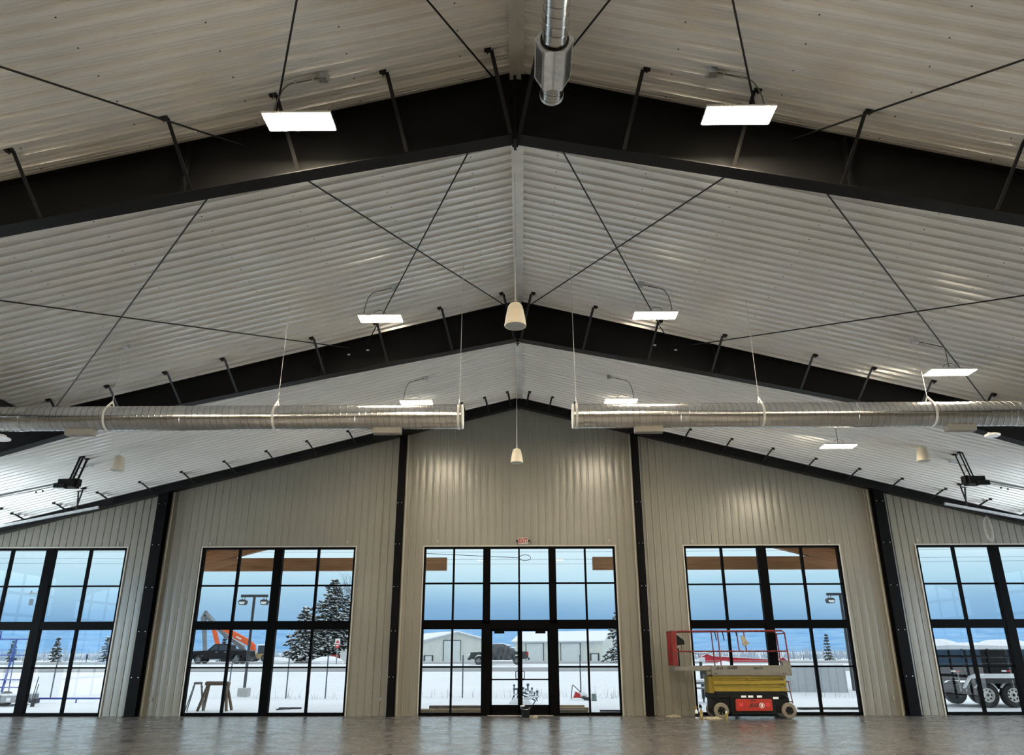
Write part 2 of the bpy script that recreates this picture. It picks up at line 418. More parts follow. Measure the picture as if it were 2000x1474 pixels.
mo = wall_sheet(YB + 0.28, 0.0, 'wall', 'x', lambda x: roofz(x) + 0.3)
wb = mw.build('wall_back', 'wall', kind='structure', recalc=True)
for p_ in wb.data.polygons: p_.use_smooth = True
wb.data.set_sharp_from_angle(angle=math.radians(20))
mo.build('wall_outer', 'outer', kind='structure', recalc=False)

# light J-trim: along the rafter line, beside the columns and round the openings
k = 2
for a, b in ((0.0, 3.40), (3.66, 10.42), (10.80, HX)):
    for sgn in (-1, 1):
        t = MB(); z = lambda x: 8.885 - 0.2497 * abs(x) - 0.02
        if a == 0.0 and sgn == 1: continue
        xs = [(-b, b)] if a == 0.0 else [(sgn * a, sgn * b)]
        for x0, x1 in xs:
            pts = [x0, 0.0, x1] if a == 0.0 else [x0, x1]
            for p_, q_ in zip(pts, pts[1:]): t.beam((p_, YB - 0.035, z(p_)), (q_, YB - 0.035, z(q_)), 0.03, 0.045)
            for p_ in (x0, x1):
                if abs(p_) < HX: t.span((p_ - 0.016, YB - 0.05, 0), (p_ + 0.016, YB - 0.012, z(p_)))
        t.build('trim_%d' % k, 'trim', kind='structure'); k += 1
for a, b in OPEN:
    t = MB(); j = 0.03
    t.span((a - j, YB - 0.04, 0), (a + 0.004, YB + 0.02, ZT + j)); t.span((b - 0.004, YB - 0.04, 0), (b + j, YB + 0.02, ZT + j))
    t.span((a, YB - 0.04, ZT - 0.004), (b, YB + 0.02, ZT + j))
    t.build('trim_%d' % k, 'trim', kind='structure'); k += 1

# windows
def window(idx, a, b):
    r = thing('window_%d' % idx, (a / 2 + b / 2, YB + 0.1, 0), kind='structure')
    y0, y1 = YB - 0.02, YB + 0.13; fw = 0.062; c = (a + b) / 2; q = MB()
    q.span((a, y0, 0), (a + fw, y1, ZT)); q.span((b - fw, y0, 0), (b, y1, ZT))
    q.span((a, y0, ZT - 0.062), (b, y1, ZT)); q.span((a, y0, 0), (b, y1, 0.078))
    q.build('window_frame', 'frame', r, bevel=0.004)
    q = MB(); q.span((c - 0.125, y0 - 0.02, 0.0), (c + 0.125, y1, ZT)); q.span((a, y0 - 0.012, 2.25), (b, y1, 2.482))
    q.build('mullion', 'frame', r, bevel=0.004)
    q = MB()
    for p_, s_ in ((a + fw, c - 0.125), (c + 0.125, b - fw)):
        mid = (p_ + s_) / 2; q.span((mid - 0.034, y0 + 0.03, 0.07), (mid + 0.034, y1 - 0.02, ZT - 0.05))
    for z in (3.463, 1.244): q.span((a + 0.05, y0 + 0.032, z - 0.022), (b - 0.05, y1 - 0.022, z + 0.022))
    q.build('muntin', 'frame', r)
    q = MB(); q.quad((a, YB + 0.085, 0.03), (b, YB + 0.085, 0.03), (b, YB + 0.085, ZT - 0.03), (a, YB + 0.085, ZT - 0.03))
    q.build('glass', 'glass', r, recalc=False)
window(1, -WF, -WE); window(2, -WB, -WA); window(4, WA, WB); window(5, WE, WF)
# middle opening: side lights, transom and a double door
r3 = thing('window_3', (0, YB + 0.1, 0), kind='structure')
y0, y1 = YB - 0.02, YB + 0.13; q = MB()
for a, b in ((-2.80, -2.742), (2.742, 2.80)): q.span((a, y0, 0), (b, y1, ZT))
q.span((-2.8, y0, ZT - 0.062), (2.8, y1, ZT))
for a, b in ((-2.8, -1.08), (1.08, 2.8)): q.span((a, y0, 0), (b, y1, 0.078))
q.build('window_frame', 'frame', r3, bevel=0.004)
q = MB()
for s_ in (-1, 1):
    q.span((s_ * 0.85, y0 - 0.02, 2.4), (s_ * 1.06, y1, ZT)); q.span((s_ * 0.83, y0 - 0.02, 0), (s_ * 1.085, y1, 2.48))
q.span((-2.8, y0 - 0.012, 2.25), (2.8, y1, 2.50)); q.span((-1.0, y0 - 0.010, 2.25), (1.0, y1, 2.46))
q.build('mullion', 'frame', r3, bevel=0.004)
q = MB()
for x in (-1.92, 1.92): q.span((x - 0.027, y0 + 0.03, 0.07), (x + 0.027, y1 - 0.02, ZT - 0.05))
q.span((-0.012 - 0.025, y0 + 0.03, 2.48), (-0.012 + 0.025, y1 - 0.02, ZT - 0.05))
q.span((-2.75, y0 + 0.032, 3.488), (2.75, y1 - 0.022, 3.534))
for a, b in ((-2.75, -1.05), (1.05, 2.75)): q.span((a, y0 + 0.032, 1.222), (b, y1 - 0.022, 1.27))
q.build('muntin', 'frame', r3)
q = MB(); g = YB + 0.085
q.quad((-2.78, g, 2.3), (2.78, g, 2.3), (2.78, g, ZT - 0.03), (-2.78, g, ZT - 0.03))
for a, b in ((-2.78, -0.95), (0.95, 2.78)): q.quad((a, g, 0.03), (b, g, 0.03), (b, g, 2.35), (a, g, 2.35))
q.build('glass', 'glass', r3, recalc=False)
d1 = thing('door_1', (0, YB + 0.05, 0), kind='structure')
for s_ in (-1, 1):
    L = (lambda x: s_ * x)
    q = MB(); y0, y1 = YB + 0.02, YB + 0.075
    q.span((L(0.0), y0, 0.012), (L(0.066), y1, 2.252)); q.span((L(0.782), y0, 0.012), (L(0.835), y1, 2.252))
    q.span((L(0.0), y0, 2.193), (L(0.835), y1, 2.252)); q.span((L(0.006), y0, 0.012), (L(0.835), y1, 0.272))
    leaf = q.build('door_leaf', 'frame', d1, bevel=0.003)
    q = MB(); q.quad((L(0.06), YB + 0.05, 0.26), (L(0.79), YB + 0.05, 0.26), (L(0.79), YB + 0.05, 2.21), (L(0.06), YB + 0.05, 2.21))
    q.build('glass', 'glass', leaf, recalc=False)
    q = MB(); q.span((L(0.06), y0 - 0.05, 0.905), (L(0.79), y0 - 0.01, 0.938))
    for x in (0.07, 0.77): q.span((L(x), y0 - 0.05, 0.90), (L(x + 0.03), y0 + 0.01, 0.945))
    q.build('push_bar', 'frame', leaf)
    q = MB(); q.path([(L(0.045), y0, 0.93), (L(0.05), y0 - 0.06, 0.93), (L(0.115), y0 - 0.075, 0.95), (L(0.12), y0 - 0.075, 1.12), (L(0.05), y0 - 0.06, 1.145), (L(0.045), y0, 1.145)], 0.012, 8)
    q.build('handle', 'frame', leaf, smooth=True)
    q = MB(); q.span((L(0.44), y0 - 0.06, 2.13), (L(0.725), y0, 2.225)); q.beam((L(0.6), y0 - 0.05, 2.23), (L(0.25), y0 - 0.09, 2.245), 0.03, 0.015)
    q.build('door_closer', 'frame', leaf)
q = MB(); q.span((-0.9, YB - 0.06, 0.0), (0.9, YB + 0.14, 0.014)); q.build('threshold', 'galvflat', d1)

# side walls: steel sheet with glazed overhead doors in the bays, and the rear wall
DOORS = ((16.1, 21.2), (8.9, 14.8))
dn = 2
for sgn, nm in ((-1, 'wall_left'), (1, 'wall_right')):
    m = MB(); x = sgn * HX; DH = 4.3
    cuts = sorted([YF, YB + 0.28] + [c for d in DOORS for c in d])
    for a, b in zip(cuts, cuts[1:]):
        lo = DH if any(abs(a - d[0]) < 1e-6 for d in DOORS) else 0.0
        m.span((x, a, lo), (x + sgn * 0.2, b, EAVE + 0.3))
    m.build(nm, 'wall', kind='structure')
    for a, b in DOORS:
        d = thing('door_%d' % dn, (x, (a + b) / 2, 0), kind='structure'); dn += 1
        q = MB(); n = 5
        for i in range(n + 1):
            y = a + (b - a) * i / n; q.span((x + sgn * 0.05, y - 0.035, 0), (x + sgn * 0.11, y + 0.035, DH))
        for i in range(7):
            z = DH * i / 6; q.span((x + sgn * 0.05, a, max(0, z - 0.05)), (x + sgn * 0.11, b, min(DH, z + 0.05)))
        pnl = q.build('door_panel', 'frame', d)
        q = MB(); q.quad((x + sgn * 0.08, a, 0), (x + sgn * 0.08, b, 0), (x + sgn * 0.08, b, DH), (x + sgn * 0.08, a, DH)); q.build('glass', 'clear', pnl, recalc=False)
m = MB(); m.prism([(-HX, 0), (HX, 0), (HX, EAVE + 0.3), (0, ZR + 0.3), (-HX, EAVE + 0.3)], YF - 0.2, YF, 'y'); m.build('wall_front', 'wall', kind='structure')
# ------------------------------------------------------------------ steel frames
def flange_z(x, z0):
    x = abs(x); ks = [(0, z0), (2, z0 - 0.40), (4.4, z0 - 0.885), (7.3, z0 - 1.50), (9.6, z0 - 2.13), (11.0, z0 - 2.56), (17.2, z0 - 4.6)]
    for (a, za), (b, zb) in zip(ks, ks[1:]):
        if a <= x <= b: return za + (zb - za) * (x - a) / (b - a)
    return ks[-1][1]
KN = [0, 2, 4.4, 7.3, 9.6, 11.0, 17.2]

def rafter_frame(Y, z0, brace_x, label):
    r = thing('steel_rafter', (0, Y, flange_z(0, z0)), label, 'rafter', 'steel rafter frames')
    for s_ in (-1, 1):
        m = MB()
        for a, b in zip(KN, KN[1:]):
            A, B = s_ * a, s_ * b
            m.add([(A, Y - 0.006, flange_z(a, z0)), (B, Y - 0.006, flange_z(b, z0)), (B, Y - 0.006, roofz(b) - 0.035), (A, Y - 0.006, roofz(a) - 0.035),
                   (A, Y + 0.006, flange_z(a, z0)), (B, Y + 0.006, flange_z(b, z0)), (B, Y + 0.006, roofz(b) - 0.035), (A, Y + 0.006, roofz(a) - 0.035)],
                  [(0, 1, 2, 3), (4, 7, 6, 5), (0, 4, 5, 1), (3, 2, 6, 7)])
            for zf, t in ((lambda x: flange_z(x, z0), 0.014), (lambda x: roofz(x) - 0.05, 0.014)):
                m.add([(A, Y - 0.115, zf(a)), (B, Y - 0.115, zf(b)), (B, Y + 0.115, zf(b)), (A, Y + 0.115, zf(a)),
                       (A, Y - 0.115, zf(a) + t), (B, Y - 0.115, zf(b) + t), (B, Y + 0.115, zf(b) + t), (A, Y + 0.115, zf(a) + t)],
                      [(0, 1, 2, 3), (4, 7, 6, 5), (0, 4, 5, 1), (3, 2, 6, 7), (1, 5, 6, 2), (0, 3, 7, 4)])
        m.build('rafter_beam', 'steel', r)
        for x in (4.30,):       # bolted splice half way down the slope
            m = MB(); m.beam((s_ * x, Y, flange_z(x, z0) + 0.01), (s_ * x, Y, roofz(x) - 0.06), 0.028, 0.22, (0, 1, 0)); m.build('splice_plate', 'steel', r)
    m = MB()
    m.span((-0.018, Y - 0.115, flange_z(0, z0) - 0.09), (0.018, Y + 0.115, ZR - 0.09))
    for i in range(6):
        z = flange_z(0, z0) - 0.05 + i * (ZR - flange_z(0, z0)) / 6.2
        for dy in (-0.08, 0.08): m.tube((-0.04, Y + dy, z), (0.04, Y + dy, z), 0.014, 6)
    m.build('ridge_plate', 'steel', r)
    for x in brace_x:
        for s_ in (-1, 1):
            dep = roofz(x) - flange_z(x, z0)
            a = Vector((s_ * x, Y - 0.60, roofz(x) - 0.045)); b = Vector((s_ * max(0.03, x - 0.235 * dep), Y - 0.10, flange_z(max(0.03, x - 0.235 * dep), z0) + 0.015))
            m = MB(); d = (b - a).normalized(); side = d.cross(Vector((0, 0, 1))).normalized(); up = side.cross(d)
            m.beam(a, b, 0.052, 0.007, up); m.beam(a + side * s_ * 0.024 + up * 0.024, b + side * s_ * 0.024 + up * 0.024, 0.007, 0.052, up)
            m.box(a + Vector((s_ * 0.05, -0.01, 0.012)), (0.085, 0.07, 0.055)); m.tube(a + Vector((s_ * 0.05, -0.055, -0.03)), a + Vector((s_ * 0.05, 0.02, -0.03)), 0.012, 6)
            m.build('fly_brace', 'brace', r)
    return r
BX = [0.30, 1.64, 3.02, 4.36, 6.21, 7.39, 8.57, 9.74]
f1 = rafter_frame(8.31, 8.04, BX[:6], 'black steel rafter frame nearest the camera, crossing the top of the hall')
f2 = rafter_frame(15.38, 8.13, BX, 'black steel rafter frame half way to the end wall, above the spiral ducts')
# little white tags where the brace rods end on the middle frame
for s_, xs in ((-1, (3.31, 3.72)), (1, (3.02, 3.47))):
    for x in xs:
        p = Vector((s_ * x, 15.36, roofz(x) - 0.35)); m = MB(); m.box(p, (0.06, 0.012, 0.03)); m.build('rod_tag', 'whiteink', f2)

# end frame: shallow rafter in front of the wall with four columns under it
r = thing('end_rafter', (0, 22.3, 8.7), 'black steel end rafter lying against the end wall under the roof', 'rafter')
for s_ in (-1, 1):
    m = MB(); bz = lambda x: 8.79 - 0.2500 * abs(x)
    pts = [0, 5, 10, 17.2]
    for a, b in zip(pts, pts[1:]):
        A, B = s_ * a, s_ * b
        m.add([(A, 22.18, bz(a)), (B, 22.18, bz(b)), (B, 22.18, roofz(b) - 0.035), (A, 22.18, roofz(a) - 0.035),
               (A, 22.42, bz(a)), (B, 22.42, bz(b)), (B, 22.42, roofz(b) - 0.035), (A, 22.42, roofz(a) - 0.035)],
              [(0, 1, 2, 3), (4, 7, 6, 5), (0, 4, 5, 1), (3, 2, 6, 7), (1, 5, 6, 2), (0, 3, 7, 4)])
    m.build('rafter_beam', 'steel', r)
m = MB(); m.span((-0.03, 22.14, 8.70), (0.03, 22.3, 9.04)); m.build('ridge_plate', 'steel', r)
for x in (0.31, 0.99, 1.67, 2.85, 3.85, 5.03, 6.22, 7.39, 8.59, 9.8, 10.97, 12.15, 13.35, 14.5):
    for s_ in (-1, 1):
        a = Vector((s_ * x, 21.45, roofz(x) - 0.045)); b = Vector((s_ * (x - 0.07), 22.17, bz(x) + 0.06))
        m = MB(); m.beam(a, b, 0.05, 0.007); m.beam(a + Vector((s_ * 0.024, 0, 0.024)), b + Vector((s_ * 0.024, 0, 0.024)), 0.007, 0.05)
        m.box(a + Vector((s_ * 0.03, -0.02, 0.012)), (0.085, 0.07, 0.055)); m.build('fly_brace', 'brace', r)

def column(x, wd, label):
    c = thing('steel_column', (x, 22.33, 0), label, 'column', 'end wall columns')
    top = bz(abs(x) - wd / 2) + 0.03 ; m = MB()
    for y in (22.19, 22.44): m.span((x - wd / 2, y, 0.02), (x + wd / 2, y + 0.014, top))
    m.span((x - 0.008, 22.2, 0.02), (x + 0.008, 22.45, top)); m.build('column_shaft', 'column', c)
    m = MB(); m.span((x - wd / 2 - 0.02, 22.17, 0.0), (x + wd / 2 + 0.02, 22.46, 0.022)); m.build('base_plate', 'column', c)
    m = MB()
    for z in (1.0, 2.2, 3.4, 4.6, 5.8):
        for dx in (-wd * 0.3, wd * 0.3):
            m.tube((x + dx, 22.185, z), (x + dx, 22.196, z), 0.012, 6)
    m.build('bolt', 'galvflat', c)
column(-10.62, 0.30, 'black steel column at left between the outer left window and the timber-beam window')
column(-3.54, 0.185, 'black steel column just left of the glass entrance')
column(3.53, 0.185, 'black steel column just right of the glass entrance, left of the scissor lift')
column(10.62, 0.30, 'black steel column at right, between the scissor-lift window and the trailer window')
# dark longitudinal beam at each side of the middle bay
for s_, lb in ((-1, 'left'), (1, 'right')):
    m = MB(); z = roofz(10.42) - 0.04; x0, x1 = s_ * 10.36, s_ * 10.56
    m.span((x0, 8.45, z - 0.45), (x1, 15.24, z - 0.436)); m.span((x0, 8.45, z - 0.014), (x1, 15.24, z)); m.span((s_ * 10.452, 8.45, z - 0.45), (s_ * 10.466, 15.24, z)); m.span((x0, 8.45, z - 0.45), (x0 + s_ * 0.012, 15.24, z))
    o = m.build('steel_beam', 'steel'); tag(o, 'dark longitudinal steel beam at the far %s edge above the duct' % lb, 'beam')

# round brace rods under the ceiling sheets
def rod(a, b, label):
    m = MB(); P = lambda p: Vector((p[0], p[1], roofz(p[0]) - 0.2 - (0.12 if p[2] else 0)))
    A, B = P(a), P(b); m.tube(A, B, 0.0125, 8)
    o = m.build('brace_rod', 'rod', smooth=True); tag(o, label, 'brace rod', 'ceiling brace rods'); return o
Y1, Y2 = 8.33, 15.34
for s_, sd in ((-1, 'left'), (1, 'right')):
    rod((s_ * 3.60, Y1, 0), (s_ * 10.1, Y2, 0), 'black brace rod running down to the outer end of the middle frame, %s side' % sd)
    rod((s_ * 10.2, Y1, 0), (s_ * 3.72, Y2, 0), 'long shallow black brace rod from the %s picture edge to the middle frame' % sd)
    rod((s_ * 3.52, Y1, 0), (s_ * 0.13, Y2, 0), 'black brace rod slanting in to the ridge on the %s side of it' % sd)
    rod((s_ * 0.20, Y1, 0), (s_ * 3.33, Y2, 0), 'black brace rod behind the %s inner light, slanting out from the ridge' % sd)
    if s_ < 0: rod((s_ * 3.55, 1.3, 0), (s_ * 0.16, Y1 - 0.03, 0), 'black brace rod ending at the ridge, top centre of the picture')
    else: rod((s_ * 3.55, 1.3, 0), (s_ * 0.30, Y1 - 0.03, 0), 'black brace rod passing behind the ridge duct box at the top')
    rod((s_ * 0.20, 1.3, 0), (s_ * 3.25, Y1 - 0.03, 0), 'steep black brace rod dropping to the nearest %s ceiling light' % sd)
    rod((s_ * 10.2, 1.3, 0), (s_ * 3.62, Y1 - 0.03, 0), 'black brace rod from the upper %s picture edge to the nearest frame' % sd)
# ------------------------------------------------------------------ high-bay lights
def high_bay(x, y, z, label, wide, vis=True):
    """wide = X of the junction box on the ceiling (its cable runs over from there)"""
    r = thing('high_bay_light', (x, y, z), label, 'ceiling light', 'LED high-bay lights')
    m = MB(); m.span((x - 0.42, y - 0.17, z + 0.004), (x + 0.42, y + 0.17, z + 0.03)); m.span((x - 0.30, y - 0.07, z + 0.03), (x + 0.30, y + 0.07, z + 0.075))
    m.build('housing', 'white', r, bevel=0.004)
    m = MB(); m.span((x - 0.405, y - 0.158, z - 0.004), (x + 0.405, y + 0.158, z + 0.004)); m.build('diffuser', 'diffuser', r, bevel=0.003)
    s = 1 if wide > x else -1
    for dx in (-0.36, 0.36):
        m = MB(); top = roofz(x + dx) - 0.03
        m.path([(x + dx, y - 0.15, z + 0.03), (x + dx, y, z + 0.25), (x + dx, y, top)], 0.0022, 5); m.path([(x + dx, y + 0.15, z + 0.03), (x + dx, y, z + 0.25)], 0.0022, 5)
        m.build('hanger_wire', 'wire', r)
    m = MB(); jz = roofz(wide) - 0.05; m.box((wide, y, jz - 0.01), (0.11, 0.11, 0.09)); jb = m.build('junction_box', 'galvflat', r, bevel=0.004)
    near = abs(wide - x) < 0.4
    ex = x - s * 0.33 if near else x
    cz = lambda q: roofz(q) - 0.055
    m = MB()
    q0, q1 = wide - s * 0.055, (x - s * 0.12 if near else x)
    pts = [(q0 + (q1 - q0) * i / 5, y, cz(q0 + (q1 - q0) * i / 5)) for i in range(6)]
    z1 = cz(q1)
    for i in range(1, 10):
        t = i / 9; a = t * pi / 2
        pts.append((q1 + (ex - q1) * math.sin(a), y, z1 + (z + 0.09 - z1) * (0.5 * t * t + 0.5 * (1 - math.cos(a)))))
    pts.append((ex + s * 0.02, y, z + 0.04)); m.path(pts, 0.009, 6); m.build('supply_cable', 'cable', r, smooth=True)
    for t in (0.25, 0.95):
        q = q0 + (q1 - q0) * t; m = MB(); m.box((q, y, cz(q) + 0.005), (0.02, 0.045, 0.03)); m.build('cable_clip', 'wire', r)
    m = MB(); m.path([(x - s * 0.03 + 0.14 * math.cos(a), y + 0.02, z + 0.06 + 0.13 * math.sin(a)) for a in [pi * i / 10 for i in range(11)]], 0.006, 6); m.build('cable_loop', 'cable', r, smooth=True)
    return r
ZL, ZO = 7.745, 6.50
high_bay(-2.64, 7.56, ZL, 'lit ceiling light nearest the camera, left of the ridge', -2.40)
high_bay(2.715, 7.52, ZL, 'lit ceiling light nearest the camera, right of the ridge', 2.46)
high_bay(-2.665, 13.36, ZL, 'lit ceiling light left of the ridge, in front of the middle frame', -2.42)
high_bay(2.67, 13.30, ZL, 'lit ceiling light right of the ridge, in front of the middle frame', 2.42)
high_bay(-2.655, 18.6, ZL, 'farthest lit ceiling light left of the ridge, just above the left duct', -2.42)
high_bay(2.665, 18.6, ZL, 'farthest lit ceiling light right of the ridge, just above the right duct', 2.38)
high_bay(8.04, 13.2, ZO, 'lit ceiling light on the far right, above the right duct', 7.50)
high_bay(8.09, 18.57, ZO, 'lit ceiling light on the right, below the right duct', 7.50)
for i, (x, y) in enumerate([(sx, yy) for yy in (4.7, 1.9, -3.75, -9.4) for sx in (-2.65, 2.65, -8.07, 8.07)] + [(-8.07, 7.5), (8.07, 7.5)]):  # fixtures out of view, added for more light on hall and ceiling
    s_ = 1 if x > 0 else -1
    high_bay(x, y, ZL if abs(x) < 5 else ZO, 'unseen ceiling light of the rows added to brighten the hall', x - s_ * (0.25 if abs(x) < 5 else 0.55))
# left outer box without a light
m = MB(); m.box((-7.47, 13.2, roofz(7.47) - 0.06), (0.11, 0.11, 0.08)); m.path([(-7.5, 13.2, roofz(7.5) - 0.06), (-7.62, 13.2, roofz(7.62) - 0.05), (-7.66, 13.2, roofz(7.66) - 0.2)], 0.007, 6)
tag(m.build('junction_box', 'galvflat'), 'small empty junction box on the left ceiling above the duct hanger', 'electrical box')

# ------------------------------------------------------------------ spiral ducts
def seam_helix(m, o, axis, a, b, R, pitch=0.111, n=28):
    o = Vector(o); pts = []; t = a; k = 0
    while t < b:
        th = 2 * pi * k / n; u, v = (R + 0.0025) * math.cos(th), (R + 0.0025) * math.sin(th)
        pts.append(o + (Vector((t, u, v)) if axis == 'x' else Vector((u, t, v)))); k += 1; t = a + pitch * k / n
    m.path(pts, 0.0022 if R > 0.2 else 0.0016, 4)
def spiral(m, o, axis, a, b, R, pitch=0.111, n=40):
    """spiral lock-seam pipe along axis from a to b (a raised helical seam)"""
    prof = []; t = a - pitch
    while t < b + pitch:
        for dt, dr in ((0.0, 0.0), (0.006, 0.0015), (0.013, 0.0015), (0.019, 0.0), (0.0215, 0.0), (pitch - 0.0025, 0.0)): prof.append((t + dt, R + dr))
        t += pitch
    k = len(m.v); o = Vector(o); p_ = len(prof)
    for h, rr in prof:
        for j in range(n + 1):
            th = 2 * pi * j / n; hh = min(max(h + pitch * j / n, a), b)
            u, v = rr * math.cos(th), rr * math.sin(th)
            m.v.append(o + (Vector((hh, u, v)) if axis == 'x' else Vector((u, hh, v))))
    for i in range(p_ - 1):
        for j in range(n):
            q = k + i * (n + 1) + j; m.f.append([q, q + 1, q + n + 2, q + n + 1])

def side_duct(s_, label):
    DY, DZ, R = 13.02, 5.64, 0.222
    x0, x1 = 1.0, 12.0
    r = thing('spiral_duct', (s_ * x0, DY, DZ), label, 'duct', 'large spiral ducts')
    m = MB(); lo, hi = (x0, x1) if s_ > 0 else (-x1, -x0); spiral(m, (0, DY, DZ), 'x', lo, hi, R); dp = m.build('duct_pipe', 'galv', r, smooth=True); m = MB(); seam_helix(m, (0, DY, DZ), 'x', lo, hi, R); m.build('lock_seam', 'seam', dp)
    m = MB(); m.lathe([(0.0, 0.0), (R + 0.004, 0.0), (R + 0.006, s_ * 0.022), (R + 0.001, s_ * 0.022)], (s_ * (x0 - 0.015), DY, DZ), 40, 'x', caps=False); m.build('end_cap', 'white', r, smooth=True)
    for x in (2.95, 6.1, 9.0):
        m = MB(); m.lathe([(R + 0.001, -0.05), (R + 0.007, -0.045), (R + 0.007, 0.045), (R + 0.001, 0.05)], (s_ * x, DY, DZ), 40, 'x', caps=False); m.build('coupling', 'galv', r, smooth=True)
    for x in (1.06, 4.38, 7.42, 10.1):
        X = s_ * x
        m = MB(); m.lathe([(R + 0.004, -0.02), (R + 0.010, -0.02), (R + 0.010, 0.02), (R + 0.004, 0.02)], (X, DY, DZ), 40, 'x', caps=False)
        m.beam((X, DY - 0.17, DZ + R - 0.06), (X, DY, DZ + R + 0.10), 0.04, 0.006, (0, 0.5, 1)); m.beam((X, DY + 0.17, DZ + R - 0.06), (X, DY, DZ + R + 0.10), 0.04, 0.006, (0, -0.5, 1))
        h = m.build('hanger_strap', 'white', r)
        m = MB(); m.tube((X, DY, DZ + R + 0.09), (X - s_ * 0.02, DY, roofz(x) - 0.03), 0.0055, 6); m.build('hanger_wire', 'wire', h)
    for a, b in ((2.10, 2.60), (7.66, 8.16)):
        m = MB(); A, B = s_ * a, s_ * b; z = DZ - R
        m.prism([(12.955, z + 0.012), (12.965, z - 0.088), (13.12, z - 0.088), (13.15, z + 0.035)], min(A, B), max(A, B), 'x')
        g = m.build('register', 'beige', r, bevel=0.004)
        m = MB()
        for i in range(4): m.span((A, 12.98 + i * 0.036, z - 0.095), (B, 12.992 + i * 0.036, z - 0.086))
        m.build('louvre', 'beige', g)
    return r
side_duct(-1, 'large silver spiral duct running out to the left at mid height')
side_duct(1, 'large silver spiral duct running out to the right at mid height')
m = MB(); m.lathe([(0.16, 0.0), (0.165, -0.03), (0.24, -0.05), (0.24, -0.065), (0.15, -0.065)], (-9.62, 13.3, 5.42), 28, 'z'); tag(m.build('duct_collar', 'white', smooth=True), 'round pale collar under the left duct at the left picture edge', 'duct fitting')

# small spiral duct along the ridge with a four-way register box
RX, RZ, RR = 0.45, 8.0, 0.14
r = thing('ridge_duct', (RX, 7.0, RZ), 'narrow silver spiral duct hanging under the ridge with a grilled box near its end', 'duct')
m = MB(); spiral(m, (RX, 0, RZ), 'y', -1.0, 7.42, RR, 0.13, 32); dp = m.build('duct_pipe', 'galv', r, smooth=True); m = MB(); seam_helix(m, (RX, 0, RZ), 'y', -1.0, 7.42, RR, 0.13); m.build('lock_seam', 'seam', dp)
m = MB(); m.lathe([(RR + 0.001, 0.0), (RR + 0.005, 0.0), (RR + 0.005, 0.045), (0.0, 0.05)], (RX, 7.40, RZ), 32, 'y', caps=False); m.build('end_cap', 'galvflat', r, smooth=True)
bx = [(-0.215, 0.03), (-0.105, -0.175), (0.0, -0.145), (0.105, -0.175), (0.215, 0.03), (0.105, 0.19), (-0.105, 0.19)]
m = MB(); m.prism([(RX + a, RZ + b) for a, b in bx], 6.55, 7.16, 'y'); box = m.build('register_box', 'zinc', r)
m = MB(); m.lathe([(RR + 0.002, -0.012), (RR + 0.018, -0.012), (RR + 0.018, 0.012), (RR + 0.002, 0.012)], (RX, 6.54, RZ), 32, 'y', caps=False); m.build('collar', 'black', box, smooth=True)
for s_ in (-1, 1):
    a = Vector((RX + s_ * 0.207, 0, RZ + 0.013)); b = Vector((RX + s_ * 0.118, 0, RZ - 0.152)); d = b - a; nrm = Vector((s_ * 0.88, 0, -0.47)) * 0.006
    m = MB()
    P = lambda t, y: Vector((0, y, 0)) + a + d * t + nrm
    for (t0, t1, ya, yb) in ((0, 0.1, 6.57, 7.14), (0.9, 1, 6.57, 7.14), (0, 1, 6.57, 6.60), (0, 1, 7.11, 7.14)):
        m.quad(P(t0, ya), P(t1, ya), P(t1, yb), P(t0, yb))
    g = m.build('grille_frame', 'beige', box)
    m = MB(); nn = nrm * 0.6
    for i in range(14):
        y = 6.605 + i * 0.036; m.add([P(0.1, y) - nn * 0.2, P(0.9, y) - nn * 0.2, P(0.9, y + 0.027) - nn * 0.9, P(0.1, y + 0.027) - nn * 0.9], [(0, 1, 2, 3)])
    m.build('grille', 'grille', g)
m = MB(); m.box((RX, 6.855, RZ - 0.148), (0.016, 0.6, 0.012)); m.build('seam_strip', 'galvflat', box)
m = MB()
for y in (6.7, 2.0):
    for s_ in (-1, 1): m.tube((RX + s_ * 0.13, y, RZ + 0.1), (RX + s_ * 0.13, y, roofz(RX + s_ * 0.13) - 0.02), 0.004, 6)
m.build('hanger_wire', 'wire', r)

# ------------------------------------------------------------------ pendant speakers
def speaker(x, y, z, label):
    r = thing('pendant_speaker', (x, y, z), label, 'speaker', 'pendant speakers')
    m = MB(); m.lathe([(0.0, 0.385), (0.05, 0.385), (0.085, 0.37), (0.108, 0.335), (0.125, 0.27), (0.15, 0.14), (0.163, 0.045), (0.168, 0.02), (0.166, 0.0), (0.15, 0.0), (0.148, 0.012)], (x, y, z), 32, caps=False); m.build('speaker_body', 'cream', r, smooth=True)
    m = MB(); m.lathe([(0.0, 0.012), (0.148, 0.012), (0.148, 0.016)], (x, y, z), 32, caps=False); m.build('speaker_grille', 'speakergrille', r)
    m = MB(); m.path([(x, y, z + 0.38), (x + 0.012, y, z + 0.42), (x, y, z + 0.44), (x - 0.012, y, z + 0.42), (x, y, z + 0.385)], 0.005, 6); m.build('eye_hook', 'wire', r)
    m = MB(); top = roofz(x) - 0.04; m.path([(x, y, z + 0.43), (x + 0.004, y, (z + top) / 2), (x, y, top)], 0.007, 6); m.path([(x + 0.015, y, z + 0.39), (x + 0.02, y, z + 0.45), (x, y, z + 0.5)], 0.004, 5); m.build('speaker_cable', 'wire', r)
    return r
speaker(-0.02, 10.5, 6.30, 'cream pendant speaker on the ridge line, larger and nearer, in front of the middle frame')
speaker(-0.05, 19.6, 6.37, 'small cream pendant speaker on the ridge line in front of the end wall')
speaker(-10.18, 18.6, 5.98, 'cream pendant speaker below the left duct')
speaker(10.19, 18.6, 6.13, 'cream pendant speaker below the right duct')

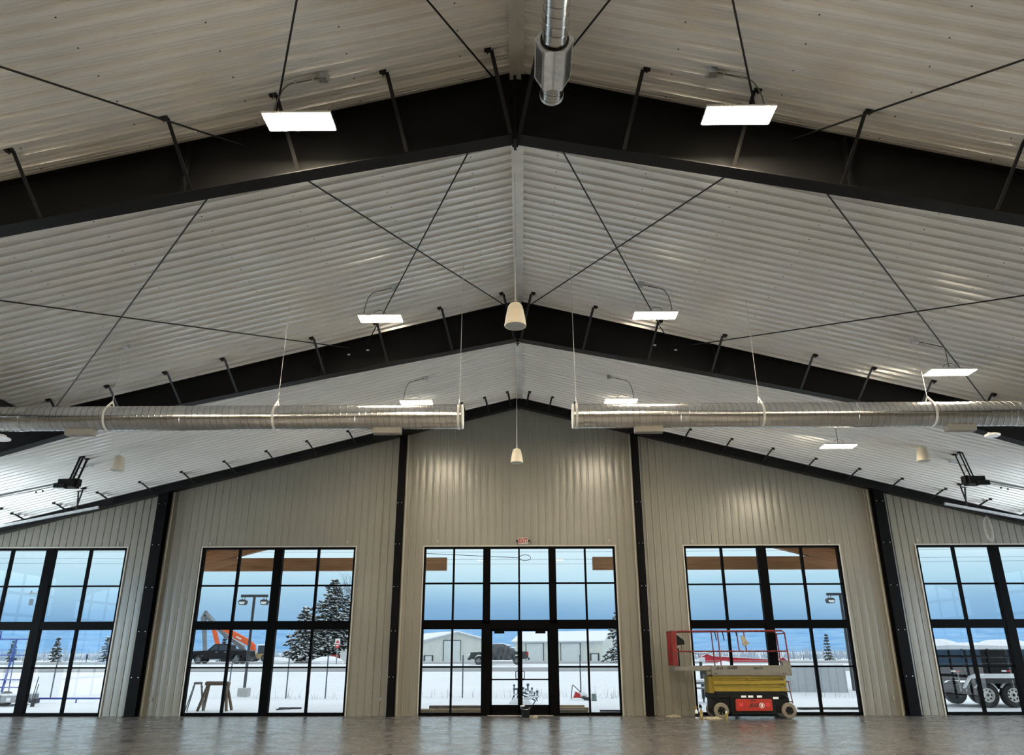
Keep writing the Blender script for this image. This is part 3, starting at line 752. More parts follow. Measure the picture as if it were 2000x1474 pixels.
# ------------------------------------------------------------------ overhead door openers, tracks, small fittings
def opener(s_, yb, xb, zb, label):
    r = thing('door_opener', (s_ * xb, yb, zb), label, 'door opener', 'overhead door openers')
    m = MB(); X = lambda v: s_ * (xb + v)
    m.span((X(-0.20), yb - 0.16, zb - 0.10), (X(0.20), yb + 0.16, zb + 0.10)); m.span((X(-0.26), yb - 0.08, zb - 0.06), (X(-0.14), yb + 0.12, zb + 0.13))
    m.build('motor_case', 'black', r, bevel=0.02)
    m = MB(); m.span((X(-0.02), yb - 0.21, zb - 0.14), (X(0.26), yb - 0.06, zb - 0.02)); m.build('lamp_cover', 'black', r, bevel=0.015)
    m = MB(); m.span((X(0.0), yb - 0.20, zb - 0.148), (X(0.24), yb - 0.07, zb - 0.138)); m.build('lens', 'lens', r)
    top = roofz(xb - 0.3) - 0.03
    for dx, dy in ((-0.14, -0.10), (-0.14, 0.12), (-0.14, -0.22)):
        m = MB(); a = Vector((X(-0.12 + (0.1 if dx < -0.2 else 0)), yb + dy * 0.9, zb + 0.08)); b = Vector((s_ * (xb - 0.27 + (dx + 0.14)), yb + dy * 0.9, roofz(xb - 0.27 + dx + 0.14) - 0.04))
        m.beam(a, b, 0.035, 0.006, (0, 1, 0)); m.beam(a + Vector((0.016, 0.016, 0)), b + Vector((0.016, 0.016, 0)), 0.006, 0.035, (0, 1, 0))
        m.box(b + Vector((0, 0, 0.015)), (0.10, 0.07, 0.04)); m.build('strut', 'black', r)
    m = MB(); x1 = 17.1 - xb
    m.beam((X(0.2), yb, zb + 0.03), (X(x1), yb, zb - 1.15), 0.05, 0.035); m.build('rail', 'midgrey', r)
    m = MB()
    for dy in (-0.02, 0.02): m.tube((X(0.2), yb + dy, zb - 0.03), (X(x1), yb + dy, zb - 1.20), 0.006, 5)
    m.build('chain', 'cable', r)
    m = MB()
    for v in (0.62, 0.78): m.ball((X(v), yb, zb - 0.05 - v * 0.2), 0.024, 8)
    m.build('trolley', 'black', r)
    m = MB(); jx = s_ * (xb - 0.15); m.box((jx, yb + 0.5, roofz(xb - 0.15) - 0.08), (0.14, 0.10, 0.06)); m.build('junction_box', 'galvflat', r)
    m = MB(); pts = [(jx, yb + 0.5, roofz(xb - 0.15) - 0.1)]
    for i in range(15):
        a = 2 * pi * i / 14; pts.append((X(-0.02 + 0.06 * math.sin(a)), yb + 0.3, zb + 0.38 + 0.11 * math.cos(a)))
    pts.append((X(0.05), yb, zb + 0.1)); m.path(pts, 0.006, 6); m.build('coiled_cord', 'cable', r, smooth=True)
    return r
opener(-1, 18.5, 11.28, 5.62, 'black overhead-door opener hanging on struts at the left, beside the left speaker')
opener(1, 18.5, 11.27, 5.59, 'black overhead-door opener hanging on struts at the right, beside the right speaker')
def track(s_, y, label):
    r = thing('door_track', (s_ * 11.75, y, 5.47), label, 'door track', 'overhead door tracks')
    z = lambda x: 5.47 - 0.195 * (x - 11.75)
    m = MB(); a, b = (s_ * 11.72, y, z(11.72)), (s_ * 17.1, y, z(17.1)); m.beam(a, b, 0.07, 0.012); m.beam((a[0], y - 0.03, a[2] - 0.03), (b[0], y - 0.03, b[2] - 0.03), 0.008, 0.06); m.beam((a[0], y + 0.03, a[2] - 0.03), (b[0], y + 0.03, b[2] - 0.03), 0.008, 0.06)
    m.build('track_rail', 'galvflat', r)
    for x, t in ((12.22, 12.35), (12.40, 12.3), (14.45, 14.9), (15.0, 14.95)):
        m = MB(); a = Vector((s_ * x, y + 0.05 * (1 if x > t else -1), roofz(x) - 0.04)); b = Vector((s_ * t, y, z(t)))
        m.beam(a, b, 0.045, 0.008, (0, 1, 0)); m.box(a + Vector((0, 0, 0.012)), (0.12, 0.07, 0.05)); m.build('strut', 'brace', r)
    return r
track(-1, 20.8, 'grey overhead-door track on struts below the left ceiling edge, in front of the end rafter')
track(1, 20.8, 'grey overhead-door track on struts below the right ceiling edge, in front of the end rafter')
m = MB(); m.prism([(9.66, 15.02), (9.78, 14.98), (9.92, 15.04), (9.94, 15.2), (9.8, 15.25), (9.67, 15.2)], 5.80, 5.85, 'z')
o = m.build('wireless_access_point', 'white', bevel=0.01); tag(o, 'small white access point under the lower edge of the middle frame at far right', 'access point')
m = MB(); m.tube((9.82, 15.2, 5.85), (9.84, 15.3, 5.93), 0.02, 8); m.build('mount_arm', 'white', o)
# loop of cable at the right edge of the end wall
m = MB(); pts = []
for q in range(3):
    for i in range(16):
        a = 2 * pi * i / 16; pts.append((13.66 + 0.10 * math.sin(a) + 0.015 * q, 22.30 - 0.02 * q, 4.98 + (0.33 + 0.02 * q) * math.cos(a)))
m.path(pts, 0.010, 6); tag(m.build('cable_coil', 'wire', smooth=True), 'coil of grey cable hanging on the end wall at the right picture edge', 'cable')

# ------------------------------------------------------------------ exit sign, outlets
r = thing('exit_sign', (0.107, YB - 0.03, 4.605), 'white exit sign with red letters above the glass entrance', 'sign')
m = MB(); m.span((-0.035, YB - 0.085, 4.605), (0.249, YB - 0.03, 4.80)); m.build('sign_box', 'signwhite', r, bevel=0.006)
text('lettering', 'EXIT', 0.18, (0.107, YB - 0.088, 4.703), r, 'exitred', sx=0.72, bold=0.035)
for s_ in (-1, 1):
    m = MB(); c = Vector((0.107 + s_ * 0.182, YB - 0.07, 4.702)); m.lathe([(0.0, -0.03), (0.028, -0.03), (0.03, -0.005), (0.016, 0.03), (0.0, 0.03)], c, 12, 'y', caps=False); m.tube(c + Vector((-s_ * 0.05, 0.02, 0)), c, 0.010, 6); m.build('lamp_head', 'black', r, smooth=True)
def outlet(x, z, label, up=False):
    m = MB(); m.span((x - 0.04, YB - 0.036, z), (x + 0.04, YB - 0.022, z + 0.115))
    o = m.build('wall_outlet', 'wall', bevel=0.003); tag(o, label, 'outlet', 'outlets on the end wall')
    m = MB()
    for dz in (0.03, 0.07): m.span((x - 0.017, YB - 0.039, z + dz - 0.002), (x + 0.017, YB - 0.035, z + dz + 0.022))
    m.build('socket', 'trim', o)
for x, z, lb in ((-10.207, 0.37, 'pale wall outlet near the floor just right of the left black column'), (-3.847, 0.37, 'pale wall outlet near the floor, left of the column beside the entrance'),
                 (3.783, 0.37, 'pale wall outlet near the floor left of the scissor lift'), (10.22, 0.37, 'pale wall outlet near the floor just left of the right black column'),
                 (-11.88, 4.61, 'pale outlet above the top right corner of the outer left window'), (-9.14, 4.61, 'pale outlet above the top left corner of the window with the sawhorses'),
                 (-5.07, 4.64, 'pale outlet above the top right corner of the window with the spruces'), (-2.41, 4.65, 'pale outlet above the left end of the entrance glazing'),
                 (2.64, 4.65, 'pale outlet above the right end of the entrance glazing'), (5.07, 4.62, 'pale outlet above the left corner of the scissor-lift window'),
                 (9.08, 4.61, 'pale outlet above the right corner of the scissor-lift window'), (11.66, 4.62, 'pale outlet above the left corner of the trailer window')):
    outlet(x, z, lb)
# ------------------------------------------------------------------ scissor lift
LY0, LY1 = 21.34, 22.08            # near and far side of the machine
r = thing('scissor_lift', (6.10, 21.7, 0), 'yellow and red scissor lift with raised guard rails in front of the fourth window', 'scissor lift')
# chassis
m = MB(); m.span((5.02, LY0 + 0.06, 0.13), (7.02, LY1 - 0.06, 0.50)); m.span((5.12, LY0 + 0.03, 0.50), (6.98, LY1 - 0.03, 0.655))
m.span((5.48, LY0 + 0.01, 0.10), (6.62, LY1 - 0.01, 0.55))
for x in (5.06, 6.92): m.span((x - 0.08, LY0 + 0.05, 0.48), (x + 0.08, LY1 - 0.05, 0.62))
m.build('chassis', 'black', r, bevel=0.012)
m = MB()
for x in (5.18, 6.95): m.tube((x, LY0 + 0.08, 0.2), (x, LY1 - 0.08, 0.2), 0.05, 10)
m.build('axle', 'black', r)
def lift_wheel(x, y, s_):
    R = 0.195; m = MB(); m.lathe([(0.10, -0.06), (R - 0.03, -0.065), (R - 0.008, -0.055), (R, -0.03), (R, 0.03), (R - 0.008, 0.055), (R - 0.03, 0.065), (0.10, 0.06)], (x, y, R), 32, 'y', caps=False)
    t = m.build('wheel', 'tyre', r, smooth=True)
    m = MB(); m.lathe([(0.0, s_ * 0.045), (0.045, s_ * 0.05), (0.05, s_ * 0.03), (0.10, s_ * 0.03), (0.102, s_ * 0.058), (0.115, s_ * 0.06), (0.115, -s_ * 0.06), (0.0, -s_ * 0.06)], (x, y, R), 24, 'y', caps=False); m.build('hub', 'black', t, smooth=True)
    m = MB()
    for k in range(5):
        a = 2 * pi * k / 5; p = Vector((x + 0.07 * math.cos(a), y + s_ * 0.03, R + 0.07 * math.sin(a))); m.tube(p, p + Vector((0, s_ * 0.02, 0)), 0.009, 6)
    m.build('wheel_bolt', 'galvflat', t)
for x in (5.225, 6.975):
    lift_wheel(x, LY0 + 0.06, -1); lift_wheel(x - (0.05 if x < 6 else 0), LY1 - 0.06, 1)
m = MB(); m.prism([(5.60, 0.19), (6.52, 0.19), (6.54, 0.21), (6.54, 0.46), (6.52, 0.475), (5.62, 0.475), (5.60, 0.45), (5.595, 0.24)], LY0 - 0.035, LY0 + 0.02, 'y'); tray = m.build('battery_door', 'redmod', r, bevel=0.008)
for x in (5.73, 6.42):
    m = MB(); m.span((x - 0.05, LY0 - 0.042, 0.30), (x + 0.05, LY0 - 0.034, 0.38)); m.build('latch', 'signred', tray)
text('lettering', 'JLG', 0.115, (6.055, LY0 - 0.038, 0.325), tray, 'ink', shear=0.3, sx=1.35, bold=0.03)
text('lettering', '1684-02', 0.05, (6.05, LY0 - 0.038, 0.44), tray, 'ink')
m = MB(); m.lathe([(0.0, -0.002), (0.066, -0.002), (0.066, 0.002), (0.0, 0.002)], (6.265, LY0 - 0.037, 0.325), 20, 'y', caps=False); bd = m.build('badge', 'whiteink', tray)
m = MB(); m.lathe([(0.0, -0.002), (0.054, -0.002), (0.054, 0.001), (0.0, 0.001)], (6.265, LY0 - 0.040, 0.325), 20, 'y', caps=False); m.build('badge_centre', 'redmod', bd)
m = MB(); m.span((6.235, LY0 - 0.045, 0.29), (6.25, LY0 - 0.041, 0.36)); m.span((6.26, LY0 - 0.045, 0.29), (6.29, LY0 - 0.041, 0.36)); m.build('badge_mark', 'whiteink', bd)
for x, wd in ((5.83, 0.13), (6.01, 0.13), (6.24, 0.13), (6.66, 0.14)):
    m = MB(); z = 0.535 if x < 6.5 else 0.50; m.span((x - wd / 2, LY0 - 0.0, z - 0.025), (x + wd / 2, LY0 + 0.012, z + 0.025)); m.build('warning_label', 'whiteink', r)
# folded scissor stack
lv = [(0.70, 0.70), (0.765, 0.80), (0.86, 0.885), (0.945, 0.985), (1.015, 1.02)]
for yy in (LY0 + 0.06, LY1 - 0.10):
    for i, (za, zb) in enumerate(lv):
        m = MB(); m.beam((5.08, yy + (0.035 if i % 2 else 0), za), (7.00, yy + (0.035 if i % 2 else 0), zb), 0.035, 0.085); m.build('scissor_arm', 'yellow', r, bevel=0.004)
m = MB()
for z in (0.72, 0.83, 0.95):
    for x in (5.12, 6.03, 6.93): m.tube((x, LY0 + 0.03, z), (x, LY1 - 0.03, z), 0.024, 10)
m.build('pivot_pin', 'yellow', r, smooth=True)
m = MB(); m.beam((5.3, 21.7, 0.74), (6.5, 21.7, 0.98), 0.10, 0.10, (0, 1, 0)); m.build('lift_cylinder', 'black', r)
m = MB(); m.span((4.98, LY0 + 0.1, 0.62), (5.10, LY1 - 0.1, 1.03)); m.build('end_guard', 'yellow', r)
# platform
m = MB(); m.span((5.05, LY0, 1.045), (7.145, LY0 + 0.03, 1.285)); m.span((5.05, LY1 - 0.03, 1.045), (7.145, LY1, 1.285)); m.span((5.05, LY0, 1.045), (7.145, LY1, 1.09)); m.span((7.115, LY0, 1.045), (7.145, LY1, 1.40)); m.span((6.95, LY0, 1.27), (7.145, LY0 + 0.03, 1.385))
m.build('platform_deck', 'liftwhite', r, bevel=0.006)
m = MB(); m.span((4.10, LY0 + 0.03, 1.165), (5.1, LY0 + 0.06, 1.27)); m.span((4.10, LY1 - 0.06, 1.165), (5.1, LY1 - 0.03, 1.27)); m.span((4.10, LY0 + 0.03, 1.165), (5.1, LY1 - 0.03, 1.19)); m.span((4.08, LY0 + 0.03, 1.155), (4.18, LY1 - 0.03, 1.285)); m.span((4.93, LY0 + 0.05, 1.06), (5.08, LY1 - 0.05, 1.16))
m.build('extension_deck', 'liftwhite', r, bevel=0.005)
text('lettering', 'JLG', 0.085, (5.265, LY0 - 0.003, 1.225), r, 'ink', shear=0.3, sx=1.3, bold=0.03)
text('lettering', '2630ES', 0.09, (5.60, LY0 - 0.003, 1.235), r, 'ink', bold=0.025)
text('lettering', '1684-02', 0.08, (6.27, LY0 - 0.003, 1.222), r, 'ink', bold=0.025)
m = MB()
for x in (5.13, 5.18, 6.92, 6.98): m.span((x - 0.014, LY0 - 0.003, 1.075), (x + 0.014, LY0 + 0.002, 1.11))
m.build('decal', 'ink', r)
# guard rails
RT, RM = 2.15, 1.645
for y in (LY0 + 0.02, LY1 - 0.02):
    m = MB(); m.path([(4.13, y, RT - 0.015), (4.30, y, RT), (7.02, y, RT + 0.01), (7.09, y, RT - 0.05), (7.125, y, 1.30)], 0.021, 8); m.build('top_rail', 'red', r, smooth=True)
    m = MB(); m.tube((4.13, y, RM + 0.0), (7.11, y, RM), 0.017, 8); m.build('mid_rail', 'red', r, smooth=True)
    for xa, xb, zb in ((5.30, 5.325, 1.28), (6.0, 6.03, RM)):
        m = MB(); m.tube((xa, y, RT), (xb, y, zb), 0.018, 8); m.build('rail_post', 'red', r, smooth=True)
    m = MB(); m.span((4.06, y - 0.03, 1.28), (4.19, y + 0.03, RT + 0.01)); m.build('corner_post', 'red', r, bevel=0.01)
    m = MB(); m.span((4.19, y + 0.0, 1.28), (4.24, y + 0.02, 1.72)); m.build('post_panel', 'black', r)
for x in (4.09, 7.12):
    m = MB()
    for z in ((RT if x < 5 else RT - 0.06), RM): m.tube((x - (0.03 if x > 5 else 0), LY0 + 0.02, z), (x - (0.03 if x > 5 else 0), LY1 - 0.02, z), 0.018, 8)
    m.build('end_rail', 'red', r, smooth=True)
m = MB(); m.prism([(4.20, 2.08), (4.40, 1.93), (4.42, 1.82), (4.24, 1.80), (4.20, 1.86)], LY0 + 0.08, LY0 + 0.34, 'y'); cb = m.build('control_box', 'black', r, bevel=0.012)
m = MB(); m.path([(4.34, LY0 + 0.2, 1.80), (4.36, LY0 + 0.2, 1.72), (4.30, LY0 + 0.2, 1.66)], 0.009, 6); m.build('joystick_cable', 'black', cb)
m = MB(); m.span((4.19, LY0 + 0.08, 1.63), (4.42, LY0 + 0.34, 1.67)); m.build('control_shelf', 'red', r)
m = MB(); pts = []
for i in range(60):
    t = i / 59; pts.append((4.5 + 0.62 * t, LY0 + 0.06 + 0.018 * math.cos(i * 1.3), 1.625 - 0.05 * math.sin(pi * t) + 0.018 * math.sin(i * 1.3)))
m.path(pts, 0.005, 5); m.build('coiled_cord', 'black', r)
for xa in (5.235, 5.44):
    m = MB(); m.beam((xa, LY0 + 0.05, RT - 0.02), (xa + 0.03, LY0 + 0.05, 1.92), 0.03, 0.02); m.build('hanging_strap', 'black', r)
m = MB(); m.tube((5.80, LY0 + 0.04, RT), (5.82, LY0 + 0.04, RT - 0.12), 0.02, 6); m.build('gate_latch', 'black', r)
# ladder at the right end
m = MB()
for y in (21.45, 21.85): m.path([(6.98, y, 0.885), (7.07, y, 0.885), (7.12, y, 0.36)], 0.015, 8)
for z in (0.885, 0.64, 0.40): m.tube((7.09, 21.45, z), (7.09, 21.85, z), 0.015, 8)
m.build('ladder', 'red', r)
m = MB(); m.path([(6.78, LY0 + 0.05, 0.60), (6.88, LY0 + 0.0, 0.57), (6.95, LY0 + 0.03, 0.52)], 0.018, 6); m.path([(5.0, LY0 + 0.1, 0.6), (5.08, LY0 + 0.04, 0.50), (5.2, LY0 + 0.06, 0.42)], 0.02, 6); m.build('hose', 'black', r)
m = MB(); m.beam((5.55, LY0 - 0.05, 0.11), (5.68, LY0 - 0.10, 0.02), 0.04, 0.012); m.build('pothole_guard', 'black', r)
# jacket-like rag and a bottle left on the lift
m = MB()
m.add([(5.90, LY0 - 0.02, 2.04), (5.99, LY0 - 0.025, 2.02), (6.06, LY0 - 0.03, 1.90), (6.13, LY0 - 0.015, 1.83), (6.04, LY0 - 0.03, 1.80), (5.98, LY0 - 0.025, 1.77), (5.93, LY0 - 0.02, 1.80), (5.97, LY0 - 0.05, 1.92),
       (5.90, LY0 + 0.01, 2.04), (5.99, LY0 + 0.01, 2.02), (6.06, LY0 + 0.0, 1.90), (6.13, LY0 + 0.01, 1.83), (6.04, LY0 + 0.0, 1.80), (5.98, LY0 + 0.0, 1.77), (5.93, LY0 + 0.0, 1.80)],
      [(0, 1, 7), (1, 2, 7), (2, 3, 4), (2, 4, 7), (4, 5, 7), (5, 6, 7), (6, 0, 7), (8, 9, 1, 0), (9, 10, 2, 1), (10, 11, 3, 2), (11, 12, 4, 3), (12, 13, 5, 4), (13, 14, 6, 5), (14, 8, 0, 6), (8, 14, 13, 12, 11, 10, 9)])
tag(m.build('rag', 'cloth', smooth=True), 'pale crumpled rag hanging on the red rail post of the scissor lift', 'cloth')

def rag(x, y, L, wd, seed, label):
    random.seed(seed); n = 16; k = 7; m = MB(); vs = []
    for i in range(n):
        for j in range(k):
            u = i / (n - 1) - 0.5; v = j / (k - 1) - 0.5
            e = max(0, 1 - (2 * abs(u)) ** 3) * max(0, 1 - (2 * abs(v)) ** 2)
            vs.append((x + u * L * (1 + 0.15 * math.sin(j * 2.1)), y + v * wd * (1 + 0.3 * math.sin(i * 1.7)), 0.004 + e * (0.025 + 0.05 * random.random())))
    m.add(vs, [(i * k + j, (i + 1) * k + j, (i + 1) * k + j + 1, i * k + j + 1) for i in range(n - 1) for j in range(k - 1)])
    m.add([(x - L * 0.42, y - wd * 0.35, 0.001), (x + L * 0.42, y - wd * 0.35, 0.001), (x + L * 0.42, y + wd * 0.35, 0.001), (x - L * 0.42, y + wd * 0.35, 0.001)], [(0, 1, 2, 3)])
    tag(m.build('rag', 'cloth', smooth=True), label, 'cloth')
rag(4.09, 22.0, 0.40, 0.2, 3, 'crumpled cream rag on the floor against the wall, left of the bottles')
rag(4.96, 21.30, 0.50, 0.24, 5, 'crumpled cream rag on the floor by the left front wheel of the lift')
rag(0.36, 21.85, 0.20, 0.14, 9, 'small crumpled cloth on the floor beside the black bucket')

def bottle(x, y, label, body, head, hz):
    r = thing('spray_bottle', (x, y, 0), label, 'bottle')
    m = MB(); m.lathe([(0.0, 0.0), (0.038, 0.0), (0.041, 0.01), (0.041, 0.15), (0.034, 0.19), (0.016, 0.215), (0.015, 0.235), (0.0, 0.235)], (x, y, 0), 20, caps=False); m.build('bottle_body', body, r, smooth=True)
    m = MB(); m.lathe([(0.0, 0.225), (0.019, 0.225), (0.019, 0.25), (0.012, 0.255), (0.012, 0.27), (0.0, 0.27)], (x, y, 0), 14, caps=False)
    m.prism([(x - 0.05, 0.27 + hz * 0), (x + 0.03, 0.262), (x + 0.035, 0.285), (x - 0.02, 0.30 + hz), (x - 0.05, 0.295)], y - 0.014, y + 0.014, 'y'); m.beam((x - 0.03, y, 0.27), (x - 0.055, y, 0.22), 0.014, 0.008); m.build('trigger_head', head, r)
    m = MB(); m.lathe([(0.0415, 0.04), (0.0418, 0.045), (0.0418, 0.12), (0.0415, 0.125)], (x, y, 0), 20, caps=False); m.build('label_band', 'black' if body == 'white' else 'lumber', r, smooth=True)
bottle(4.60, 21.49, 'white spray bottle with yellow trigger on the floor left of the lift', 'white', 'yellow', 0.0)
bottle(4.715, 21.45, 'yellow spray bottle with dark trigger beside the white one', 'yellow', 'black', 0.06)
r = thing('can', (5.305, 21.22, 0), 'small yellow can standing in front of the left front wheel of the lift', 'can')
m = MB(); m.lathe([(0.0, 0.0), (0.032, 0.0), (0.033, 0.004), (0.033, 0.15), (0.03, 0.155), (0.0, 0.155)], (5.305, 21.22, 0), 20, caps=False); m.build('can_body', 'yellow', r, smooth=True)
m = MB(); m.lathe([(0.0, 0.155), (0.022, 0.155), (0.022, 0.19), (0.0, 0.192)], (5.305, 21.22, 0), 16, caps=False); m.build('cap', 'whiteink', r, smooth=True)

# bucket with a squeegee in front of the doors
bx_, by_ = 0.14, 21.95
r = thing('bucket', (bx_, by_, 0), 'black plastic bucket on the floor in front of the glass doors', 'bucket')
m = MB(); m.lathe([(0.0, 0.0), (0.10, 0.0), (0.128, 0.255), (0.134, 0.255), (0.134, 0.27), (0.122, 0.27), (0.096, 0.012), (0.0, 0.012)], (bx_, by_, 0), 24, caps=False); m.build('bucket_body', 'black', r, smooth=True)
m = MB(); m.path([(bx_ - 0.134, by_, 0.25)] + [(bx_ - 0.134 * math.cos(a), by_ - 0.13 * math.sin(a), 0.25 - 0.05 * math.sin(a)) for a in [pi * i / 8 for i in range(1, 8)]] + [(bx_ + 0.134, by_, 0.25)], 0.004, 5); m.build('bail_handle', 'wire', r)
r = thing('squeegee', (bx_ + 0.05, by_, 0.02), 'black squeegee handle leaning out of the black bucket', 'squeegee')
m = MB(); m.tube((bx_ + 0.02, by_, 0.05), (bx_ + 0.28, by_ + 0.02, 0.42), 0.012, 8); m.build('handle', 'black', r)
m = MB(); m.span((bx_ - 0.06, by_ - 0.02, 0.03), (bx_ + 0.08, by_ + 0.02, 0.06)); m.build('blade', 'rubber', r)
m = MB(); m.span((bx_ - 0.14, by_ - 0.06, 0.272), (bx_ - 0.02, by_ + 0.06, 0.29)); tag(m.build('sponge', 'whiteink', bevel=0.006), 'small pale scrubbing pad lying across the rim of the black bucket', 'sponge')
# ------------------------------------------------------------------ ground, road, mountains
random.seed(11)
def gz(y):
    if y < 34: return -0.12
    if y < 45: t = (y - 34) / 11; return -0.12 + 0.72 * t
    if y < 93: return 0.6
    return max(0.0, 0.6 - 0.6 * (y - 93) / 55)
ys = [-60, -17, 22.74, 23.4, 24.2] + [25 + 0.8 * i for i in range(14)] + [36.5, 38, 39.5, 41, 42.5, 44, 45, 45.4, 56.5, 57, 60, 65, 70, 74, 74.4, 90, 90.4, 94, 100, 110, 120, 135, 150, 200, 300, 600, 1200, 2600]
xs = [-900, -400, -200, -110, -70, -50] + [-40 + i for i in range(81)] + [50, 70, 110, 200, 400, 900]
m = MB(); vs = []
for y in ys:
    for x in xs:
        b = 0.0
        if 24 < y < 44.5 or 57.5 < y < 73 or 93 < y < 140: b = random.uniform(-0.045, 0.045) * (1.0 if y > 33 else 0.4)
        z = gz(y) + b
        if y < 22.8 and abs(x) < HX + 0.3: z = -0.3
        vs.append((x, y, z))
n = len(xs)
m.add(vs, [(i * n + j, i * n + j + 1, (i + 1) * n + j + 1, (i + 1) * n + j) for i in range(len(ys) - 1) for j in range(n - 1)])
m.build('snow_ground', 'snow', kind='structure', smooth=True)
for nm, a, b in (('road_near', 45.6, 56.3), ('road_far', 74.6, 89.8)):
    m = MB(); m.span((-300, a, 0.45), (300, b, 0.63)); m.build(nm, 'road', kind='structure')
m = MB(); m.span((-HX, 22.8, -0.3), (HX, 24.0, -0.05)); m.build('floor_apron', 'snowcap', kind='structure')
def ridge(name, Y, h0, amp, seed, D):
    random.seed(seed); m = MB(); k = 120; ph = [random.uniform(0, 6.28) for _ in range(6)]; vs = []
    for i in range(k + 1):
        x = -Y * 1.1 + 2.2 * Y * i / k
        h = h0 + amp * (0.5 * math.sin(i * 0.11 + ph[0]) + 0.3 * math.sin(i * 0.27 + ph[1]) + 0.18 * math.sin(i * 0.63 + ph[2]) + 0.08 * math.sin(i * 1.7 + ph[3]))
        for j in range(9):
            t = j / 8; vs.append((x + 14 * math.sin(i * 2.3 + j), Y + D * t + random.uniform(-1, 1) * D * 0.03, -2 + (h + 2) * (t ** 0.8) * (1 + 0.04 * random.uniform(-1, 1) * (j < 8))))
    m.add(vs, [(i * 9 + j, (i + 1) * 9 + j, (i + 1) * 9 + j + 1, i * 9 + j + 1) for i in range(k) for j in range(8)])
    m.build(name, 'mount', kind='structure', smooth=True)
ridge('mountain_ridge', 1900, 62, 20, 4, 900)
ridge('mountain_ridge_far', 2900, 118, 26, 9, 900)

# ------------------------------------------------------------------ timber porch in front of the wall
TY0, TY1 = 24.42, 24.62
for s_, sd in ((-1, 'left'), (1, 'right')):
    r = thing('timber_porch_truss', (s_ * 10.35, 24.5, -0.12), 'brown timber porch truss outside the %s inner window, its tie beam cut square' % sd, 'timber truss', 'porch trusses')
    m = MB(); m.span((s_ * 2.315, TY0, 4.07), (s_ * 10.5, TY1, 4.47)); m.build('tie_beam', 'timber', r, bevel=0.008)
    m = MB(); q = lambda x, dz: 6.77 - 0.25 * x + dz
    m.add([(s_ * 0.0, TY0 - 0.03, q(0, 0)), (s_ * 10.9, TY0 - 0.03, q(10.9, 0)), (s_ * 10.9, TY0 - 0.03, q(10.9, 0.4)), (s_ * 0.0, TY0 - 0.03, q(0, 0.4)), (s_ * 0.0, TY1, q(0, 0)), (s_ * 10.9, TY1, q(10.9, 0)), (s_ * 10.9, TY1, q(10.9, 0.4)), (s_ * 0.0, TY1, q(0, 0.4))],
          [(0, 1, 2, 3), (4, 7, 6, 5), (0, 4, 5, 1), (3, 2, 6, 7), (1, 5, 6, 2), (0, 3, 7, 4)]); m.build('top_chord', 'timber', r, bevel=0.008)
    m = MB(); m.span((s_ * 4.0, TY0 + 0.02, 4.47), (s_ * 4.22, TY1 - 0.02, q(4.1, 0.05))); m.build('king_post', 'timber', r)
    m = MB(); m.span((s_ * 10.25, TY0, -0.12), (s_ * 10.5, TY1, 4.1)); m.build('post', 'timber', r)
    m = MB()
    for i in range(46):
        xa = 0.02 + i * 0.235; xb = xa + 0.228
        m.add([(s_ * xa, 23.70, q(xa, 0.42)), (s_ * xb, 23.70, q(xb, 0.42)), (s_ * xb, 25.2, q(xb, 0.42)), (s_ * xa, 25.2, q(xa, 0.42)), (s_ * xa, 23.70, q(xa, 0.45)), (s_ * xb, 23.70, q(xb, 0.45)), (s_ * xb, 25.2, q(xb, 0.45)), (s_ * xa, 25.2, q(xa, 0.45))],
              [(0, 1, 2, 3), (4, 7, 6, 5), (0, 4, 5, 1), (3, 2, 6, 7), (1, 5, 6, 2), (0, 3, 7, 4)])
    m.build('roof_deck', 'timber', r)

# ------------------------------------------------------------------ chain-link fence
FY = 33.2
r = thing('chain_link_fence', (0, FY, -0.12), 'chain-link fence with thin steel posts crossing the snow in front of the road', 'fence')
for u in (98, 230, 338, 445, 558, 635, 760, 903, 1135, 1260, 1605, 1700, 1800):
    p = at(u, 1363, FY); m = MB(); ln = 0.10 if u in (98, 445) else 0.0
    m.path([(p.x, FY, -0.15), (p.x, FY, 1.0), (p.x + ln * 0.3, FY - 0.0, 1.30), (p.x + ln * 2.6, FY - 0.25 * (ln > 0), 1.52)], 0.028, 8); m.build('post', 'post', r)
m = MB(); x0, x1, z0, z1, sp, wr = -26.0, 30.0, -0.10, 1.28, 0.08, 0.0017
h = z1 - z0; i = 0; x = x0
while x < x1:
    for a, b in ((x, x + h), (x + h, x)):
        m.add([(a - wr, FY - 0.03, z0), (a + wr, FY - 0.03, z0), (b + wr, FY - 0.03, z1), (b - wr, FY - 0.03, z1), (a, FY - 0.03 + 0.006, z0), (b, FY - 0.024, z1)], [(0, 1, 2, 3), (1, 4, 5, 2), (4, 0, 3, 5)])
    x += sp
m.build('wire_mesh', 'fence', r, recalc=False)['kind'] = 'stuff'
m = MB(); m.tube((x0, FY, z1), (x1, FY, z1), 0.006, 5); m.build('tension_wire', 'fence', r)

